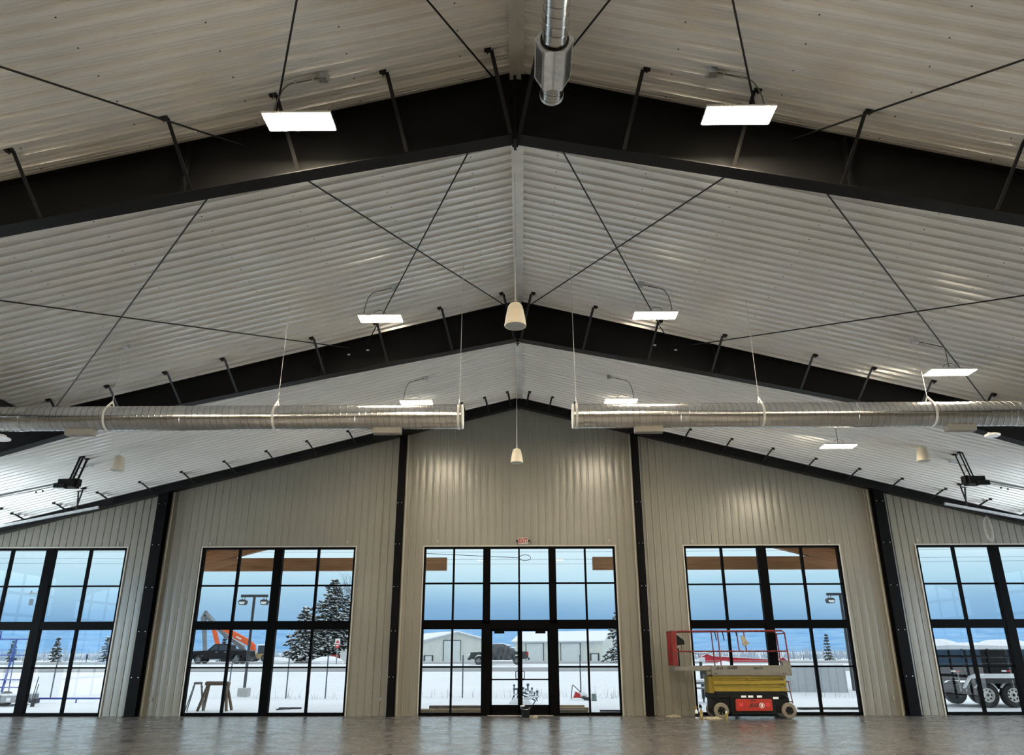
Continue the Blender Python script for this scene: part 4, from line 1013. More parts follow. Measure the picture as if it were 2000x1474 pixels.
# ------------------------------------------------------------------ trees
def blob_branch(fm, sm, p, d, L, wd, snow):
    """a drooping bough: small tufts of needles with snow lying on the upper ones"""
    d = Vector(d).normalized(); side = d.cross(Vector((0, 0, 1))).normalized(); up = side.cross(d)
    def leaf(mm, c, ax, l, w_, t_):
        sd = ax.cross(Vector((0, 0, 1))).normalized(); u_ = sd.cross(ax); k = len(mm.v); ring = 5
        mm.v.append(c - ax * l * 0.5)
        for j in range(ring):
            th = 2 * pi * j / ring + random.uniform(-0.3, 0.3); jj = random.uniform(0.6, 1.3)
            mm.v.append(c + ax * (l * random.uniform(-0.15, 0.2)) + sd * (math.cos(th) * w_ * jj) + u_ * (math.sin(th) * t_ * jj))
        mm.v.append(c + ax * l * random.uniform(0.45, 0.65))
        for j in range(ring):
            a, b = k + 1 + j, k + 1 + (j + 1) % ring
            mm.f += [[k, b, a], [a, b, k + 1 + ring]]
    nb = max(3, int(L / 0.26))
    for i in range(nb):
        t = (i + 0.5) / nb
        for q in range(2 if t > 0.3 else 1):
            sp_ = wd * (0.35 + 0.8 * math.sin(pi * min(1, t * 0.85 + 0.1)))
            off = side * random.uniform(-1, 1) * sp_ + up * random.uniform(-0.12, 0.12)
            c = p + d * (L * t) + Vector((0, 0, -0.14 * L * t * t)) + off
            ax = (d + side * random.uniform(-0.8, 0.8) + Vector((0, 0, random.uniform(-0.35, 0.15)))).normalized()
            l = random.uniform(0.30, 0.55); w_ = random.uniform(0.10, 0.19)
            leaf(fm, c, ax, l, w_, w_ * 0.7)
            if random.random() < snow * (0.35 + 0.65 * t): leaf(sm, c + Vector((0, 0, w_ * 0.42)), ax, l * 0.85, w_ * 0.95, w_ * 0.5)
def spruce(x, y, H, R, seed, label, snow=0.6, levels=None, dens=9, group=None):
    random.seed(seed); g = gz(y); r = thing('spruce_tree', (x, y, g), label, 'tree', group)
    m = MB(); m.path([(x, y, g - 0.2), (x, y, g + H * 0.97)], 0.02 * H, 7, 0.003 * H); m.build('trunk', 'bark', r)
    fm, sm = MB(), MB(); lv = levels or int(H * 2.9)
    for i in range(lv):
        t = (i + 0.3) / lv; z = g + H * (0.05 + 0.93 * t); rad = R * (1 - t) ** 0.85 * random.uniform(0.85, 1.12) + 0.08 * H * 0.15
        nb = max(4, int(dens * (1 - 0.55 * t)))
        a0 = random.uniform(0, 6.28)
        for j in range(nb):
            a = a0 + 2 * pi * j / nb + random.uniform(-0.25, 0.25); L = rad * random.uniform(0.55, 1.2)
            blob_branch(fm, sm, Vector((x, y, z)), (math.cos(a), math.sin(a), -0.22 + 0.5 * t), L, 0.07 * R + 0.10, snow)
    fm.build('foliage', 'needles', r, recalc=False); sm.build('snow_cover', 'snowcap', r, recalc=False)
    return r
p = at(642, 1292, 88); spruce(p.x, 88, 9.0, 4.6, 21, 'tall snow-laden spruce in the left inner window, behind the road sign', 0.85, dens=13)
p = at(588, 1292, 84); spruce(p.x, 84, 5.8, 2.9, 22, 'shorter snowy spruce just left of the tall one in the left inner window', 0.85, dens=12)
p = at(694, 1292, 92); spruce(p.x, 92, 9.4, 3.8, 23, 'snowy spruce partly hidden by the right frame of the left inner window', 0.9, dens=12)
p = at(1238, 1292, 82); spruce(p.x, 82, 8.6, 3.5, 24, 'snowy spruce whose branch tips show at the right edge of the entrance glazing', 0.8, dens=10)
p = at(106, 1290, 100); spruce(p.x, 100, 3.0, 0.9, 25, 'small thin spruce in the outer left window, left of the road marker', 0.25, 8, 5)
p = at(205, 1290, 108); spruce(p.x, 108, 3.4, 1.1, 26, 'small snow-dusted spruce at the right side of the outer left window', 0.75, 9, 6)
p = at(21, 1288, 108); spruce(p.x, 108, 2.9, 0.7, 27, 'little dark spruce behind the blue rack at far left', 0.2, 8, 5)
p = at(434, 1290, 130); spruce(p.x, 130, 4.2, 1.1, 28, 'small dark spruce behind the black pickup, beside the orange stick', 0.15, 9, 6)
p = at(1620, 1290, 140); spruce(p.x, 140, 4.6, 1.0, 29, 'lone dark spruce standing out of the treeline in the scissor-lift window', 0.1, 9, 6)
# bare tree
random.seed(31); p = at(679, 1292, 86); r = thing('bare_tree', (p.x, 94, gz(94)), 'bare leafless tree rising above the spruces in the left inner window', 'tree')
m = MB()
def twig(a, d, L, rad, depth):
    b = a + d * L; m.tube(a, b, rad, 5, rad * 0.65)
    if depth == 0: return
    for _ in range(3):
        e = (d + Vector((random.uniform(-0.55, 0.55), random.uniform(-0.55, 0.55), random.uniform(-0.05, 0.35)))).normalized(); twig(a + d * L * random.uniform(0.55, 1.0), e, L * random.uniform(0.6, 0.8), rad * 0.6, depth - 1)
twig(Vector((p.x, 94, gz(94) - 0.1)), Vector((0, 0, 1)), 4.4, 0.13, 5); m.build('branches', 'twig', r)
# distant treeline
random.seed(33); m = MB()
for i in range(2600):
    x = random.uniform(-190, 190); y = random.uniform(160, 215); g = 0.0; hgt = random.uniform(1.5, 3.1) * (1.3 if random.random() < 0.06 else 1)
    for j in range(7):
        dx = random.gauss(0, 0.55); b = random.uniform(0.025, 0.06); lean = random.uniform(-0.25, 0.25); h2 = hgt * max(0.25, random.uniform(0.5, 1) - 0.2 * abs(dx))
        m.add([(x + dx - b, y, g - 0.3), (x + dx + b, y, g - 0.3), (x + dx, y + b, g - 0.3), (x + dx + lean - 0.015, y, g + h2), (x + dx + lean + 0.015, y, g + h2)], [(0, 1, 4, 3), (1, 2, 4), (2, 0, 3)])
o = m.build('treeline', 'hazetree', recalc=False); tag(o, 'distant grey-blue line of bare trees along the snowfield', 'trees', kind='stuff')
# dry grass stalks along the fence
random.seed(35); m = MB()
for i in range(200):
    cx_ = random.choice((-9.5, -6.2, -5.5, -3.0, 0.4, 0.9, 3.3, 3.8, 9.3, 12.5)) + random.gauss(0, 0.7); y = FY + random.uniform(-0.6, 0.9); hgt = random.uniform(0.08, 0.42)
    m.tube((cx_, y, -0.16), (cx_ + random.uniform(-0.12, 0.12), y + random.uniform(-0.06, 0.06), -0.12 + hgt), 0.005, 4, 0.002)
o = m.build('dry_grass', 'post', recalc=False); tag(o, 'sparse dry grass stalks poking through the snow along the fence', 'grass', kind='stuff')

# ------------------------------------------------------------------ buildings across the road
def barn(name, org, ang, Wd, Ln, He, Hr, ridge_x, label, fitt):
    """ridge_x: ridge runs along local x (else along local y); front wall on local y = 0"""
    r = thing(name, org, label, 'building', 'barns across the road'); r.rotation_euler = (0, 0, ang)
    def add(mm, nm, mt, par=None):
        me_o = mm.build(nm, mt, None); 
        o = me_o; o.parent = par or r
        return o
    q = MB()
    if ridge_x:
        q.prism([(0, 0), (Ln, 0), (Ln, He), (Ln / 2, Hr), (0, He)], 0, Wd, 'x')
    else:
        q.prism([(0, 0), (Wd, 0), (Wd, He), (Wd / 2, Hr), (0, He)], 0, Ln, 'y')
    n_ = int(Wd / 0.4)
    for i in range(n_ + 1):
        x = Wd * i / n_
        top = He if ridge_x else He + (Hr - He) * (1 - abs(2 * x / Wd - 1)); q.span((x - 0.03, -0.04, 0), (x + 0.03, 0.0, top))
    add(q, 'wall', 'barn')
    q = MB(); t = 0.22; ov = 0.45
    if ridge_x:
        for s in (0, 1):
            ya, yb = (-ov, Ln / 2) if s == 0 else (Ln + ov, Ln / 2); za = He - ov * (Hr - He) / (Ln / 2)
            q.add([(-ov, ya, za), (Wd + ov, ya, za), (Wd + ov, yb, Hr), (-ov, yb, Hr), (-ov, ya, za + t), (Wd + ov, ya, za + t), (Wd + ov, yb, Hr + t), (-ov, yb, Hr + t)], [(0, 1, 2, 3), (4, 7, 6, 5), (0, 4, 5, 1), (3, 2, 6, 7), (1, 5, 6, 2), (0, 3, 7, 4)])
    else:
        for s in (0, 1):
            xa, xb = (-ov, Wd / 2) if s == 0 else (Wd + ov, Wd / 2); za = He - ov * (Hr - He) / (Wd / 2)
            q.add([(xa, -ov, za), (xb, -ov, Hr), (xb, Ln + ov, Hr), (xa, Ln + ov, za), (xa, -ov, za + t), (xb, -ov, Hr + t), (xb, Ln + ov, Hr + t), (xa, Ln + ov, za + t)], [(0, 1, 2, 3), (4, 7, 6, 5), (0, 4, 5, 1), (3, 2, 6, 7), (1, 5, 6, 2), (0, 3, 7, 4)])
    roof = add(q, 'roof', 'snowcap')
    q = MB()
    if ridge_x: q.span((-ov, -ov - 0.05, He - 0.32), (Wd + ov, -ov + 0.03, He - 0.08))
    else:
        for xa, za, xb, zb in ((-ov, He - 0.2, Wd / 2, Hr), (Wd + ov, He - 0.2, Wd / 2, Hr)): q.beam((xa, -ov, za - 0.06), (xb, -ov, zb - 0.06), 0.08, 0.22)
    add(q, 'fascia', 'container')
    for kind_, x, wd, hh in fitt:
        q = MB(); q.span((x, -0.10, 0), (x + wd, -0.03, hh)); 
        for i in range(1, int(hh / 0.55)): q.span((x, -0.12, i * 0.55 - 0.012), (x + wd, -0.10, i * 0.55))
        dd = add(q, 'overhead_door' if kind_ == 'o' else 'side_door', 'barndoor')
        q = MB(); tk = 0.10 if kind_ == 'o' else 0.26
        q.span((x - tk, -0.16, 0), (x, -0.02, hh + 0.1)); q.span((x + wd, -0.16, 0), (x + wd + tk, -0.02, hh + 0.1)); q.span((x - tk, -0.16, hh), (x + wd + tk, -0.02, hh + 0.1)); qq = q.build('door_frame', 'darkgrey', None); qq.parent = dd; qq.location = Vector(qq.location) - Vector(dd.location)
    return r
BY = 150.0
a = at(826, 1291, BY)
barn('gable_barn', (a.x, BY - 1, 0), math.radians(24), 13.4, 20, 3.7, 5.2, False, 'pale metal barn with snowy gable roof, left of the entrance doors across the road', [('o', 4.1, 3.3, 3.65), ('d', 0.5, 1.3, 0.95)])
a = at(1005, 1291, BY)
barn('long_barn', (a.x, BY, 0), math.radians(-21), 17.0, 9.5, 3.5, 5.1, True, 'long pale metal barn with snowy roof and two overhead doors, right of the entrance doors', [('o', 2.4, 3.3, 3.1), ('o', 9.2, 3.6, 3.1), ('d', 14.9, 1.2, 1.25)])
a, b = at(1377, 1292, 80), at(1502, 1292, 80); zt0, zt1 = at(1380, 1280.5, 80).z, at(1500, 1287.5, 80).z
r = thing('red_shed', ((a.x + b.x) / 2, 80, 0.6), 'long low red-sheeted shed with snow along its top, seen through the lift rails', 'shed')
P3 = lambda x, z: [(x, y, z) for y in (79.5, 81.5)]
m = MB(); m.add([(a.x, 79.5, 0.58), (b.x, 79.5, 0.58), (b.x, 79.5, zt1), (a.x, 79.5, zt0), (a.x, 81.5, 0.58), (b.x, 81.5, 0.58), (b.x, 81.5, zt1), (a.x, 81.5, zt0)], [(0, 1, 2, 3), (4, 7, 6, 5), (0, 3, 7, 4), (1, 5, 6, 2), (2, 6, 7, 3), (0, 4, 5, 1)]); m.build('red_panel', 'redroof', r)
m = MB(); m.add([(a.x, 79.45, zt0), (b.x, 79.45, zt1), (b.x, 81.5, zt1), (a.x, 81.5, zt0), (a.x, 79.45, zt0 + 0.10), (b.x, 79.45, zt1 + 0.07), (b.x, 81.5, zt1 + 0.07), (a.x, 81.5, zt0 + 0.10)], [(0, 1, 2, 3), (4, 7, 6, 5), (0, 4, 5, 1), (3, 2, 6, 7), (1, 5, 6, 2), (0, 3, 7, 4)]); m.build('roof_snow', 'snowcap', r)
zg = at(1376, 1276.5, 80).z
m = MB(); m.prism([(a.x - 0.45, 0.58), (a.x + 0.55, 0.58), (a.x + 0.55, zt0 + 0.02), (a.x + 0.05, zg), (a.x - 0.45, zt0 - 0.02)], 79.2, 80.5, 'y'); m.build('gable_end', 'redroof', r)
m = MB(); m.beam((a.x - 0.55, 79.15, zt0 - 0.05), (a.x + 0.06, 79.15, zg + 0.04), 0.15, 0.09); m.beam((a.x + 0.04, 79.15, zg + 0.04), (a.x + 0.65, 79.15, zt0), 0.15, 0.09); m.span((a.x - 0.75, 79.0, 0.58), (a.x - 0.2, 79.2, zt0 - 0.12)); m.build('white_trim', 'snowcap', r)
a = at(1529, 1292, 80); zg = at(1529, 1282.5, 80).z
r = thing('red_hut', (a.x, 80, 0.6), 'little red gabled hut with snowy roof edges behind the lift right end', 'shed')
m = MB(); m.prism([(a.x - 0.5, 0.58), (a.x + 0.5, 0.58), (a.x + 0.5, 0.74), (a.x, zg), (a.x - 0.5, 0.74)], 80.0, 81, 'y'); m.build('hut_wall', 'redroof', r)
m = MB(); m.beam((a.x - 0.6, 79.98, 0.70), (a.x + 0.02, 79.98, zg + 0.03), 0.2, 0.07); m.beam((a.x - 0.02, 79.98, zg + 0.03), (a.x + 0.6, 79.98, 0.70), 0.2, 0.07); m.build('roof_snow', 'snowcap', r)

# ------------------------------------------------------------------ vehicles
def wheel(par, x, y, z, R, wd, rim='midgrey', nm='wheel'):
    m = MB(); m.lathe([(R * 0.58, -wd / 2), (R * 0.9, -wd / 2), (R, -wd * 0.32), (R, wd * 0.32), (R * 0.9, wd / 2), (R * 0.58, wd / 2)], (x, y, z), 28, 'y', caps=False); t = m.build(nm, 'rubber', par, smooth=True)
    m = MB(); s = -1; m.lathe([(0.0, s * wd * 0.30), (R * 0.16, s * wd * 0.34), (R * 0.2, s * wd * 0.2), (R * 0.48, s * wd * 0.12), (R * 0.55, s * wd * 0.46), (R * 0.6, s * wd * 0.46), (R * 0.6, wd * 0.4), (0.0, wd * 0.4)], (x, y, z), 28, 'y', caps=False); k = m.build('rim', rim, t, smooth=True)
    if R > 0.36 and rim == 'white':
        m = MB()
        for i in range(8):
            a = 2 * pi * i / 8; m.lathe([(0.0, 0.0), (R * 0.075, 0.0), (R * 0.075, 0.01), (0.0, 0.01)], (x + R * 0.38 * math.cos(a), y - wd * 0.19, z + R * 0.38 * math.sin(a)), 8, 'y')
        m.build('rim_hole', 'black', k)
        m = MB(); m.lathe([(0.0, -0.03), (R * 0.10, -0.03), (R * 0.13, 0.0), (0.0, 0.0)], (x, y - wd * 0.3, z), 12, 'y'); m.build('hub_cap', 'black', k)
    return t
def pickup(x, y, z, label, paint, s=1.0, cover=False):
    """pickup truck with its nose to -x; x, y, z under the middle of the near side"""
    r = thing('pickup_truck', (x, y, z), label, 'truck'); q = lambda pts: [(x + u * s, z + v * s) for u, v in pts]; W_ = 1.9 * s
    body = [(-2.85, 0.55), (-2.88, 0.95), (-2.7, 1.12), (-1.45, 1.18), (-1.0, 1.2), (0.95, 1.2), (2.75, 1.2), (2.85, 1.1), (2.85, 0.6), (2.45, 0.5)]
    arch = lambda c: [(c + 0.48, 0.5)] + [(c + 0.48 * math.cos(a), 0.5 + 0.42 * math.sin(a)) for a in [pi * i / 8 for i in range(1, 8)]] + [(c - 0.48, 0.5)]
    prof = body[:-1] + [(2.5, 0.5)] + arch(1.75) + [(1.2, 0.42), (-1.3, 0.42)] + arch(-1.95) + [(-2.5, 0.5)]
    m = MB(); m.prism(q(prof), y, y + W_, 'y'); m.build('body', paint, r, bevel=0.03 * s)
    m = MB(); m.prism(q([(-1.25, 1.17), (-0.55, 1.78), (0.6, 1.80), (0.92, 1.68), (1.0, 1.17)]), y + 0.1 * s, y + W_ - 0.1 * s, 'y'); m.build('cab', paint, r, bevel=0.04 * s)
    for w_ in ([(-0.98, 1.2), (-0.5, 1.68), (-0.18, 1.7), (-0.18, 1.2)], [(-0.1, 1.2), (-0.1, 1.7), (0.5, 1.7), (0.72, 1.62), (0.75, 1.2)]):
        m = MB(); m.prism(q(w_), y + 0.085 * s, y + 0.1 * s, 'y'); m.build('window', 'carglass', r)
    for cx_ in (-1.95, 1.75):
        for dy in (0.02, 1.66): wheel(r, x + cx_ * s, y + (dy + 0.1) * s, z + 0.39 * s, 0.39 * s, 0.24 * s, 'midgrey')
    m = MB(); m.prism(q([(2.70, 0.85), (2.87, 0.85), (2.87, 1.15), (2.70, 1.15)]), y - 0.01, y + 0.2, 'y'); m.build('tail_lamp', 'taillight', r)
    m = MB(); m.prism(q([(-2.9, 0.82), (-2.78, 0.82), (-2.72, 1.04), (-2.88, 1.0)]), y - 0.01, y + 0.25, 'y'); m.build('headlamp', 'lens', r)
    m = MB(); m.prism(q([(-2.98, 0.42), (-2.8, 0.42), (-2.8, 0.66), (-2.98, 0.66)]), y, y + W_, 'y'); m.prism(q([(2.82, 0.42), (2.98, 0.42), (2.98, 0.62), (2.82, 0.62)]), y, y + W_, 'y'); m.build('bumper', 'darkgrey', r, bevel=0.02)
    m = MB()
    for hx in (-0.35, 0.5): m.prism(q([(hx, 1.02), (hx + 0.2, 1.02), (hx + 0.2, 1.06), (hx, 1.06)]), y - 0.03, y, 'y')
    m.build('door_handle', 'chrome', r)
    return r
p = at(425, 1297, 76); pickup(p.x, 76, 0.63, 'black pickup truck in front of the excavator in the left inner window', 'carblack', 1.0)
p = at(974, 1297, 68); r = pickup(p.x, 68, 0.62, 'dark grey truck under a draped tarpaulin seen through the glass doors', 'cargrey', 0.88)
random.seed(41); m = MB(); vs = []; nx, nz_ = 22, 10
for i in range(nx):
    for j in range(nz_):
        u = i / (nx - 1); v = j / (nz_ - 1); xx = p.x - 1.35 + 2.75 * u; top = 1.66 if u < 0.55 else 1.66 - 0.5 * (u - 0.55) / 0.45
        vs.append((xx, 67.86 + 0.16 * math.sin(i * 1.9 + j * 0.5 + math.sin(i)) * v - 0.10 * v + (0.3 if j == 0 else 0), 0.62 + (top - (top - 0.45) * v) + 0.03 * math.sin(i * 0.9)))
m.add(vs, [(i * nz_ + j, (i + 1) * nz_ + j, (i + 1) * nz_ + j + 1, i * nz_ + j + 1) for i in range(nx - 1) for j in range(nz_ - 1)])
vs2 = [(v_[0], 69.6, v_[2]) for v_ in vs[::nz_]]; k = len(m.v); m.v += [Vector(v_) for v_ in vs2]; m.f += [[i * nz_, (i + 1) * nz_, k + i + 1, k + i] for i in range(nx - 1)]
m.build('tarpaulin', 'tarp', r, smooth=True)
m = MB(); m.ball((p.x + 0.0, 68.8, 2.28), 0.4, 12, (1.4, 1.2, 0.16), 0.2); m.ball((p.x + 0.75, 68.5, 2.13), 0.35, 12, (1.2, 1.2, 0.3), 0.25); m.ball((p.x + 1.2, 68.5, 1.92), 0.3, 12, (1.0, 1.2, 0.25), 0.25); m.build('snow_cover', 'snowcap', r, smooth=True)

EY = 108
def arm(pts, wd0, par, nm, mt, w_=0.5):
    P_ = [at(u, v, EY) for u, v in pts]; q = MB(); n = len(P_); vs = []
    for i, a in enumerate(P_):
        d = (P_[min(i + 1, n - 1)] - P_[max(i - 1, 0)]); d.y = 0; d.normalize(); nr = Vector((-d.z, 0, d.x)); t = wd0[i] / 2
        for s in (-1, 1):
            for yy in (-w_ / 2, w_ / 2): vs.append(Vector((a.x, EY + yy, a.z)) + nr * (s * t))
    f = []
    for i in range(n - 1):
        k = i * 4; f += [(k, k + 1, k + 5, k + 4), (k + 2, k + 6, k + 7, k + 3), (k, k + 4, k + 6, k + 2), (k + 1, k + 3, k + 7, k + 5)]
    f += [(0, 2, 3, 1), ((n - 1) * 4, (n - 1) * 4 + 1, (n - 1) * 4 + 3, (n - 1) * 4 + 2)]
    q.add(vs, f); return q.build(nm, mt, par, bevel=0.03)
p = at(493, 1292, EY); r = thing('excavator', (p.x, EY, 0.45), 'orange excavator with raised boom behind the black pickup', 'excavator')
arm([(497, 1279), (494, 1262), (485, 1254), (462, 1241), (432, 1224), (420, 1217)], [0.5, 0.75, 0.75, 0.7, 0.55, 0.35], r, 'boom', 'orange')
arm([(414, 1214), (421, 1240), (427, 1266)], [0.35, 0.55, 0.45], r, 'stick', 'orange')
m = MB(); a, b = at(463, 1243, EY), at(476, 1250, EY)
for t in (0.1, 0.35, 0.6): c = a.lerp(b, t); m.box((c.x, EY - 0.27, c.z), (0.26, 0.02, 0.16))
m.build('boom_marking', 'whiteink', r)
m = MB(); m.tube(at(480, 1262, EY), at(455, 1245, EY), 0.09, 8); m.build('boom_cylinder', 'chrome', r)
m = MB(); m.span((p.x - 2.4, EY - 1.3, 1.2), (p.x + 0.35, EY + 1.3, 1.75)); m.build('house', 'orange', r, bevel=0.1)
m = MB(); m.span((p.x - 2.2, EY - 1.3, 1.2), (p.x - 0.9, EY - 0.3, 2.1)); m.build('cab', 'carglass', r, bevel=0.08)
for dy in (-1.2, 1.2):
    m = MB(); m.prism([(p.x - 3.0, 0.5), (p.x + 0.2, 0.5), (p.x + 0.5, 0.85), (p.x + 0.2, 1.2), (p.x - 3.0, 1.2), (p.x - 3.4, 0.85)], EY + dy - 0.3, EY + dy + 0.3, 'y'); m.build('track', 'rubber', r)
r2 = thing('excavator', (at(473, 1292, EY).x, EY + 3, 0.45), 'grey long-reach excavator arm standing upright behind the pickup bonnet', 'excavator'); EY = 111
arm([(476, 1280), (474, 1266), (466, 1257), (440, 1240), (412, 1212), (402, 1199)], [0.5, 0.6, 0.6, 0.5, 0.45, 0.5], r2, 'boom', 'armgrey')
arm([(403, 1192), (398, 1206), (399, 1230), (401, 1284)], [0.3, 0.7, 0.5, 0.4], r2, 'stick', 'armgrey')
m = MB(); m.tube(at(403, 1193, 110.6), at(421, 1212, 110.6), 0.06, 6); m.tube(at(402, 1199, 110.4), at(415, 1211, 110.4), 0.10, 6); m.build('cylinder', 'midgrey', r2)
m = MB(); c = at(480, 1292, 111); m.span((c.x - 2.9, 110, 1.2), (c.x + 0.1, 112.4, 1.8)); m.build('house', 'armgrey', r2, bevel=0.1)
m = MB(); m.span((c.x - 3.2, 110, 0.4), (c.x + 0.4, 112.4, 1.2)); m.build('track', 'rubber', r2, bevel=0.2)
# loader
c = at(508, 1294, 100); r = thing('loader', (c.x, 100, 0.5), 'snow-covered yellowish loader with glazed cab right of the excavator', 'loader')
m = MB(); m.span((c.x - 1.0, 99.4, 0.9), (c.x + 0.9, 100.8, 1.5)); m.build('body', 'lumber', r, bevel=0.06)
m = MB(); m.span((c.x - 0.3, 99.5, 1.5), (c.x + 0.8, 100.7, 2.45)); m.build('cab', 'carglass', r, bevel=0.05)
m = MB(); m.span((c.x - 0.45, 99.4, 2.45), (c.x + 0.95, 100.8, 2.6)); m.ball((c.x - 1.2, 99.9, 1.55), 0.6, 10, (1.6, 1, 0.5), 0.1); m.build('snow_cover', 'snowcap', r)
m = MB(); m.prism([(c.x - 2.7, 0.55), (c.x - 2.0, 0.55), (c.x - 1.9, 1.3), (c.x - 2.2, 1.2)], 99.2, 101, 'y'); m.beam((c.x - 2.1, 99.6, 0.9), (c.x - 0.6, 99.6, 1.5), 0.15, 0.2); m.build('bucket', 'darkgrey', r)
for dx in (-0.85, 0.75): wheel(r, c.x + dx, 99.4, 0.95, 0.48, 0.35)
random.seed(43)
for (u, Y, R, lb) in ((545, 80, 1.0, 'heap of ploughed snow between the loader and the spruces'), (640, 76, 1.1, 'heap of ploughed snow below the road sign'), (1415, 70, 0.5, 'low snow heap beyond the lift platform')):
    c = at(u, 1293, Y); m = MB(); m.ball((c.x, Y, 0.45), R, 14, (1.5, 1, 0.75), 0.12); tag(m.build('snow_heap', 'snowcap', smooth=True), lb, 'snow heap')

# road signs and markers
def sign(u, Y, H, label):
    c = at(u, 1293, Y); r = thing('road_sign', (c.x, Y, 0.6), label, 'sign'); m = MB(); m.tube((c.x, Y, 0.5), (c.x, Y, 0.6 + H), 0.05, 8); m.build('post', 'midgrey', r); return r, c
r, c = sign(657, 72, 2.15, 'road sign with a white panel over a red triangle in front of the spruces')
m = MB(); m.span((c.x - 0.22, 71.9, 2.33), (c.x + 0.22, 71.94, 2.80)); pn = m.build('sign_panel', 'whiteink', r)
m = MB(); m.prism([(c.x - 0.15, 2.42), (c.x + 0.15, 2.42), (c.x + 0.11, 2.54), (c.x, 2.70), (c.x - 0.11, 2.54)], 71.87, 71.89, 'y'); m.build('symbol', 'signred', pn)
m = MB(); m.prism([(c.x - 0.22, 2.31), (c.x + 0.22, 2.31), (c.x + 0.19, 2.10), (c.x, 1.94), (c.x - 0.19, 2.10)], 71.9, 71.94, 'y'); m.build('lower_sign', 'signred', r)
m = MB(); m.span((c.x - 0.12, 71.87, 2.16), (c.x + 0.12, 71.89, 2.23)); m.build('bar', 'whiteink', r)
c = at(168, 1293, 88); r = thing('road_marker', (c.x, 88, 0.6), 'small dark road marker sign on a post in the outer left window', 'sign')
m = MB(); m.tube((c.x, 88, 0.5), (c.x, 88, 1.2), 0.05, 6); m.build('post', 'post', r); m = MB(); m.span((c.x - 0.07, 87.9, 1.05), (c.x + 0.12, 87.95, 1.5)); m.build('sign_panel', 'darkgrey', r)
for u, w_, hh, mt, lb in ((672, 0.9, 1.1, 'whiteink', 'white roadside box behind the road sign, right'), (652, 0.7, 0.7, 'signred', 'dark red roadside box behind the road sign')):
    c = at(u, 1293, 82); m = MB(); m.span((c.x - w_ / 2, 82, 0.55), (c.x + w_ / 2, 82.6, 0.6 + hh)); m.span((c.x - w_ / 2 - 0.05, 81.95, 0.6 + hh), (c.x + w_ / 2 + 0.05, 82.65, 0.68 + hh)); tag(m.build('roadside_box', mt, bevel=0.03), lb, 'box')

# yard lamps
def yard_lamp(u, label):
    Y = 36.0; g = gz(Y); b = at(u, 1347, Y); top = 4.06; r = thing('yard_lamp', (b.x, Y, g), label, 'lamp post', 'yard lamp posts')
    m = MB(); m.path([(b.x, Y, g), (b.x, Y, top)], 0.065, 10, 0.06); m.build('pole', 'darkgrey', r)
    m = MB(); m.span((b.x - 0.62, Y - 0.05, top - 0.02), (b.x + 0.62, Y + 0.05, top + 0.09)); m.build('cross_arm', 'darkgrey', r)
    for s in (-1, 1):
        m = MB(); cx_ = b.x + s * 0.50
        m.prism([(cx_ - 0.13, top - 0.36), (cx_ + 0.13, top - 0.36), (cx_ + 0.185, top - 0.20), (cx_ + 0.10, top - 0.13), (cx_ - 0.10, top - 0.13), (cx_ - 0.185, top - 0.20)], Y - 0.16, Y + 0.14, 'y')
        for dx in (-0.06, 0.06): m.tube((cx_ + dx, Y, top - 0.14), (cx_ + dx, Y, top), 0.015, 6)
        h = m.build('floodlight', 'darkgrey', r, bevel=0.01)
        m = MB(); m.add([(cx_ - 0.10, Y - 0.165, top - 0.335), (cx_ + 0.10, Y - 0.165, top - 0.335), (cx_ + 0.14, Y - 0.165, top - 0.23), (cx_ - 0.14, Y - 0.165, top - 0.23)], [(0, 1, 2, 3)]); m.build('lens', 'lens', h)
    return b
b = yard_lamp(477, 'dark twin-headed yard lamp post in the left inner window')
bb = at(474, 1360, 34); m = MB(); m.span((bb.x - 0.22, 33.9, -0.14), (bb.x + 0.22, 34.3, 0.24)); o = m.build('concrete_block', 'concrete', bevel=0.03); tag(o, 'snow-dusted concrete block at the foot of the yard lamp post', 'concrete block')
yard_lamp(1668, 'dark yard lamp post mostly hidden by the frame, its left floodlight in the scissor-lift window')

# utility pole and wires
c = at(46, 1294, 92); r = thing('utility_pole', (c.x, 92, 0.6), 'pale wooden utility pole behind the thick mullion of the outer left window', 'utility pole')
m = MB(); m.path([(c.x, 92, 0.4), (c.x + 0.15, 92, 9.0)], 0.16, 8, 0.11); m.build('pole', 'concrete', r); m = MB(); m.span((c.x - 1.0, 91.9, 8.2), (c.x + 1.0, 92.1, 8.35)); m.build('cross_arm', 'concrete', r)
for du in (-0.8, 0.0, 0.8):
    m = MB(); m.lathe([(0.0, 0.0), (0.06, 0.0), (0.09, 0.1), (0.05, 0.25), (0.0, 0.25)], (c.x + du, 92, 8.35), 8); m.build('insulator', 'midgrey', r)
m = MB(); m.lathe([(0.0, 0), (0.22, 0), (0.22, 0.7), (0.0, 0.75)], (c.x - 0.4, 91.7, 6.9), 10); m.build('transformer', 'midgrey', r)
for v0, v1, lb in ((1076, 1070, 'topmost thin overhead power line across the windows'), (1089, 1086, 'middle thin overhead power line across the windows'), (1099, 1094, 'lowest thin overhead power line across the windows')):
    Y = 60; a, b = at(-60, v0, Y), at(2060, v1, Y); m = MB(); pts = []
    for i in range(25): t = i / 24; q = a.lerp(b, t); pts.append((q.x, Y, q.z - 1.2 * 4 * t * (1 - t) * 0.15))
    m.path(pts, 0.013, 5); tag(m.build('power_line', 'midgrey'), lb, 'power line')
a, b = at(800, 1079, 50), at(1014, 1089, 50); m = MB(); pts = [(a.x, 50, a.z), (b.x, 50, b.z)] + [(b.x + 0.38 - 0.38 * math.cos(t), 50, b.z + 0.19 * math.sin(t)) for t in [2 * pi * i / 10 for i in range(11)]]
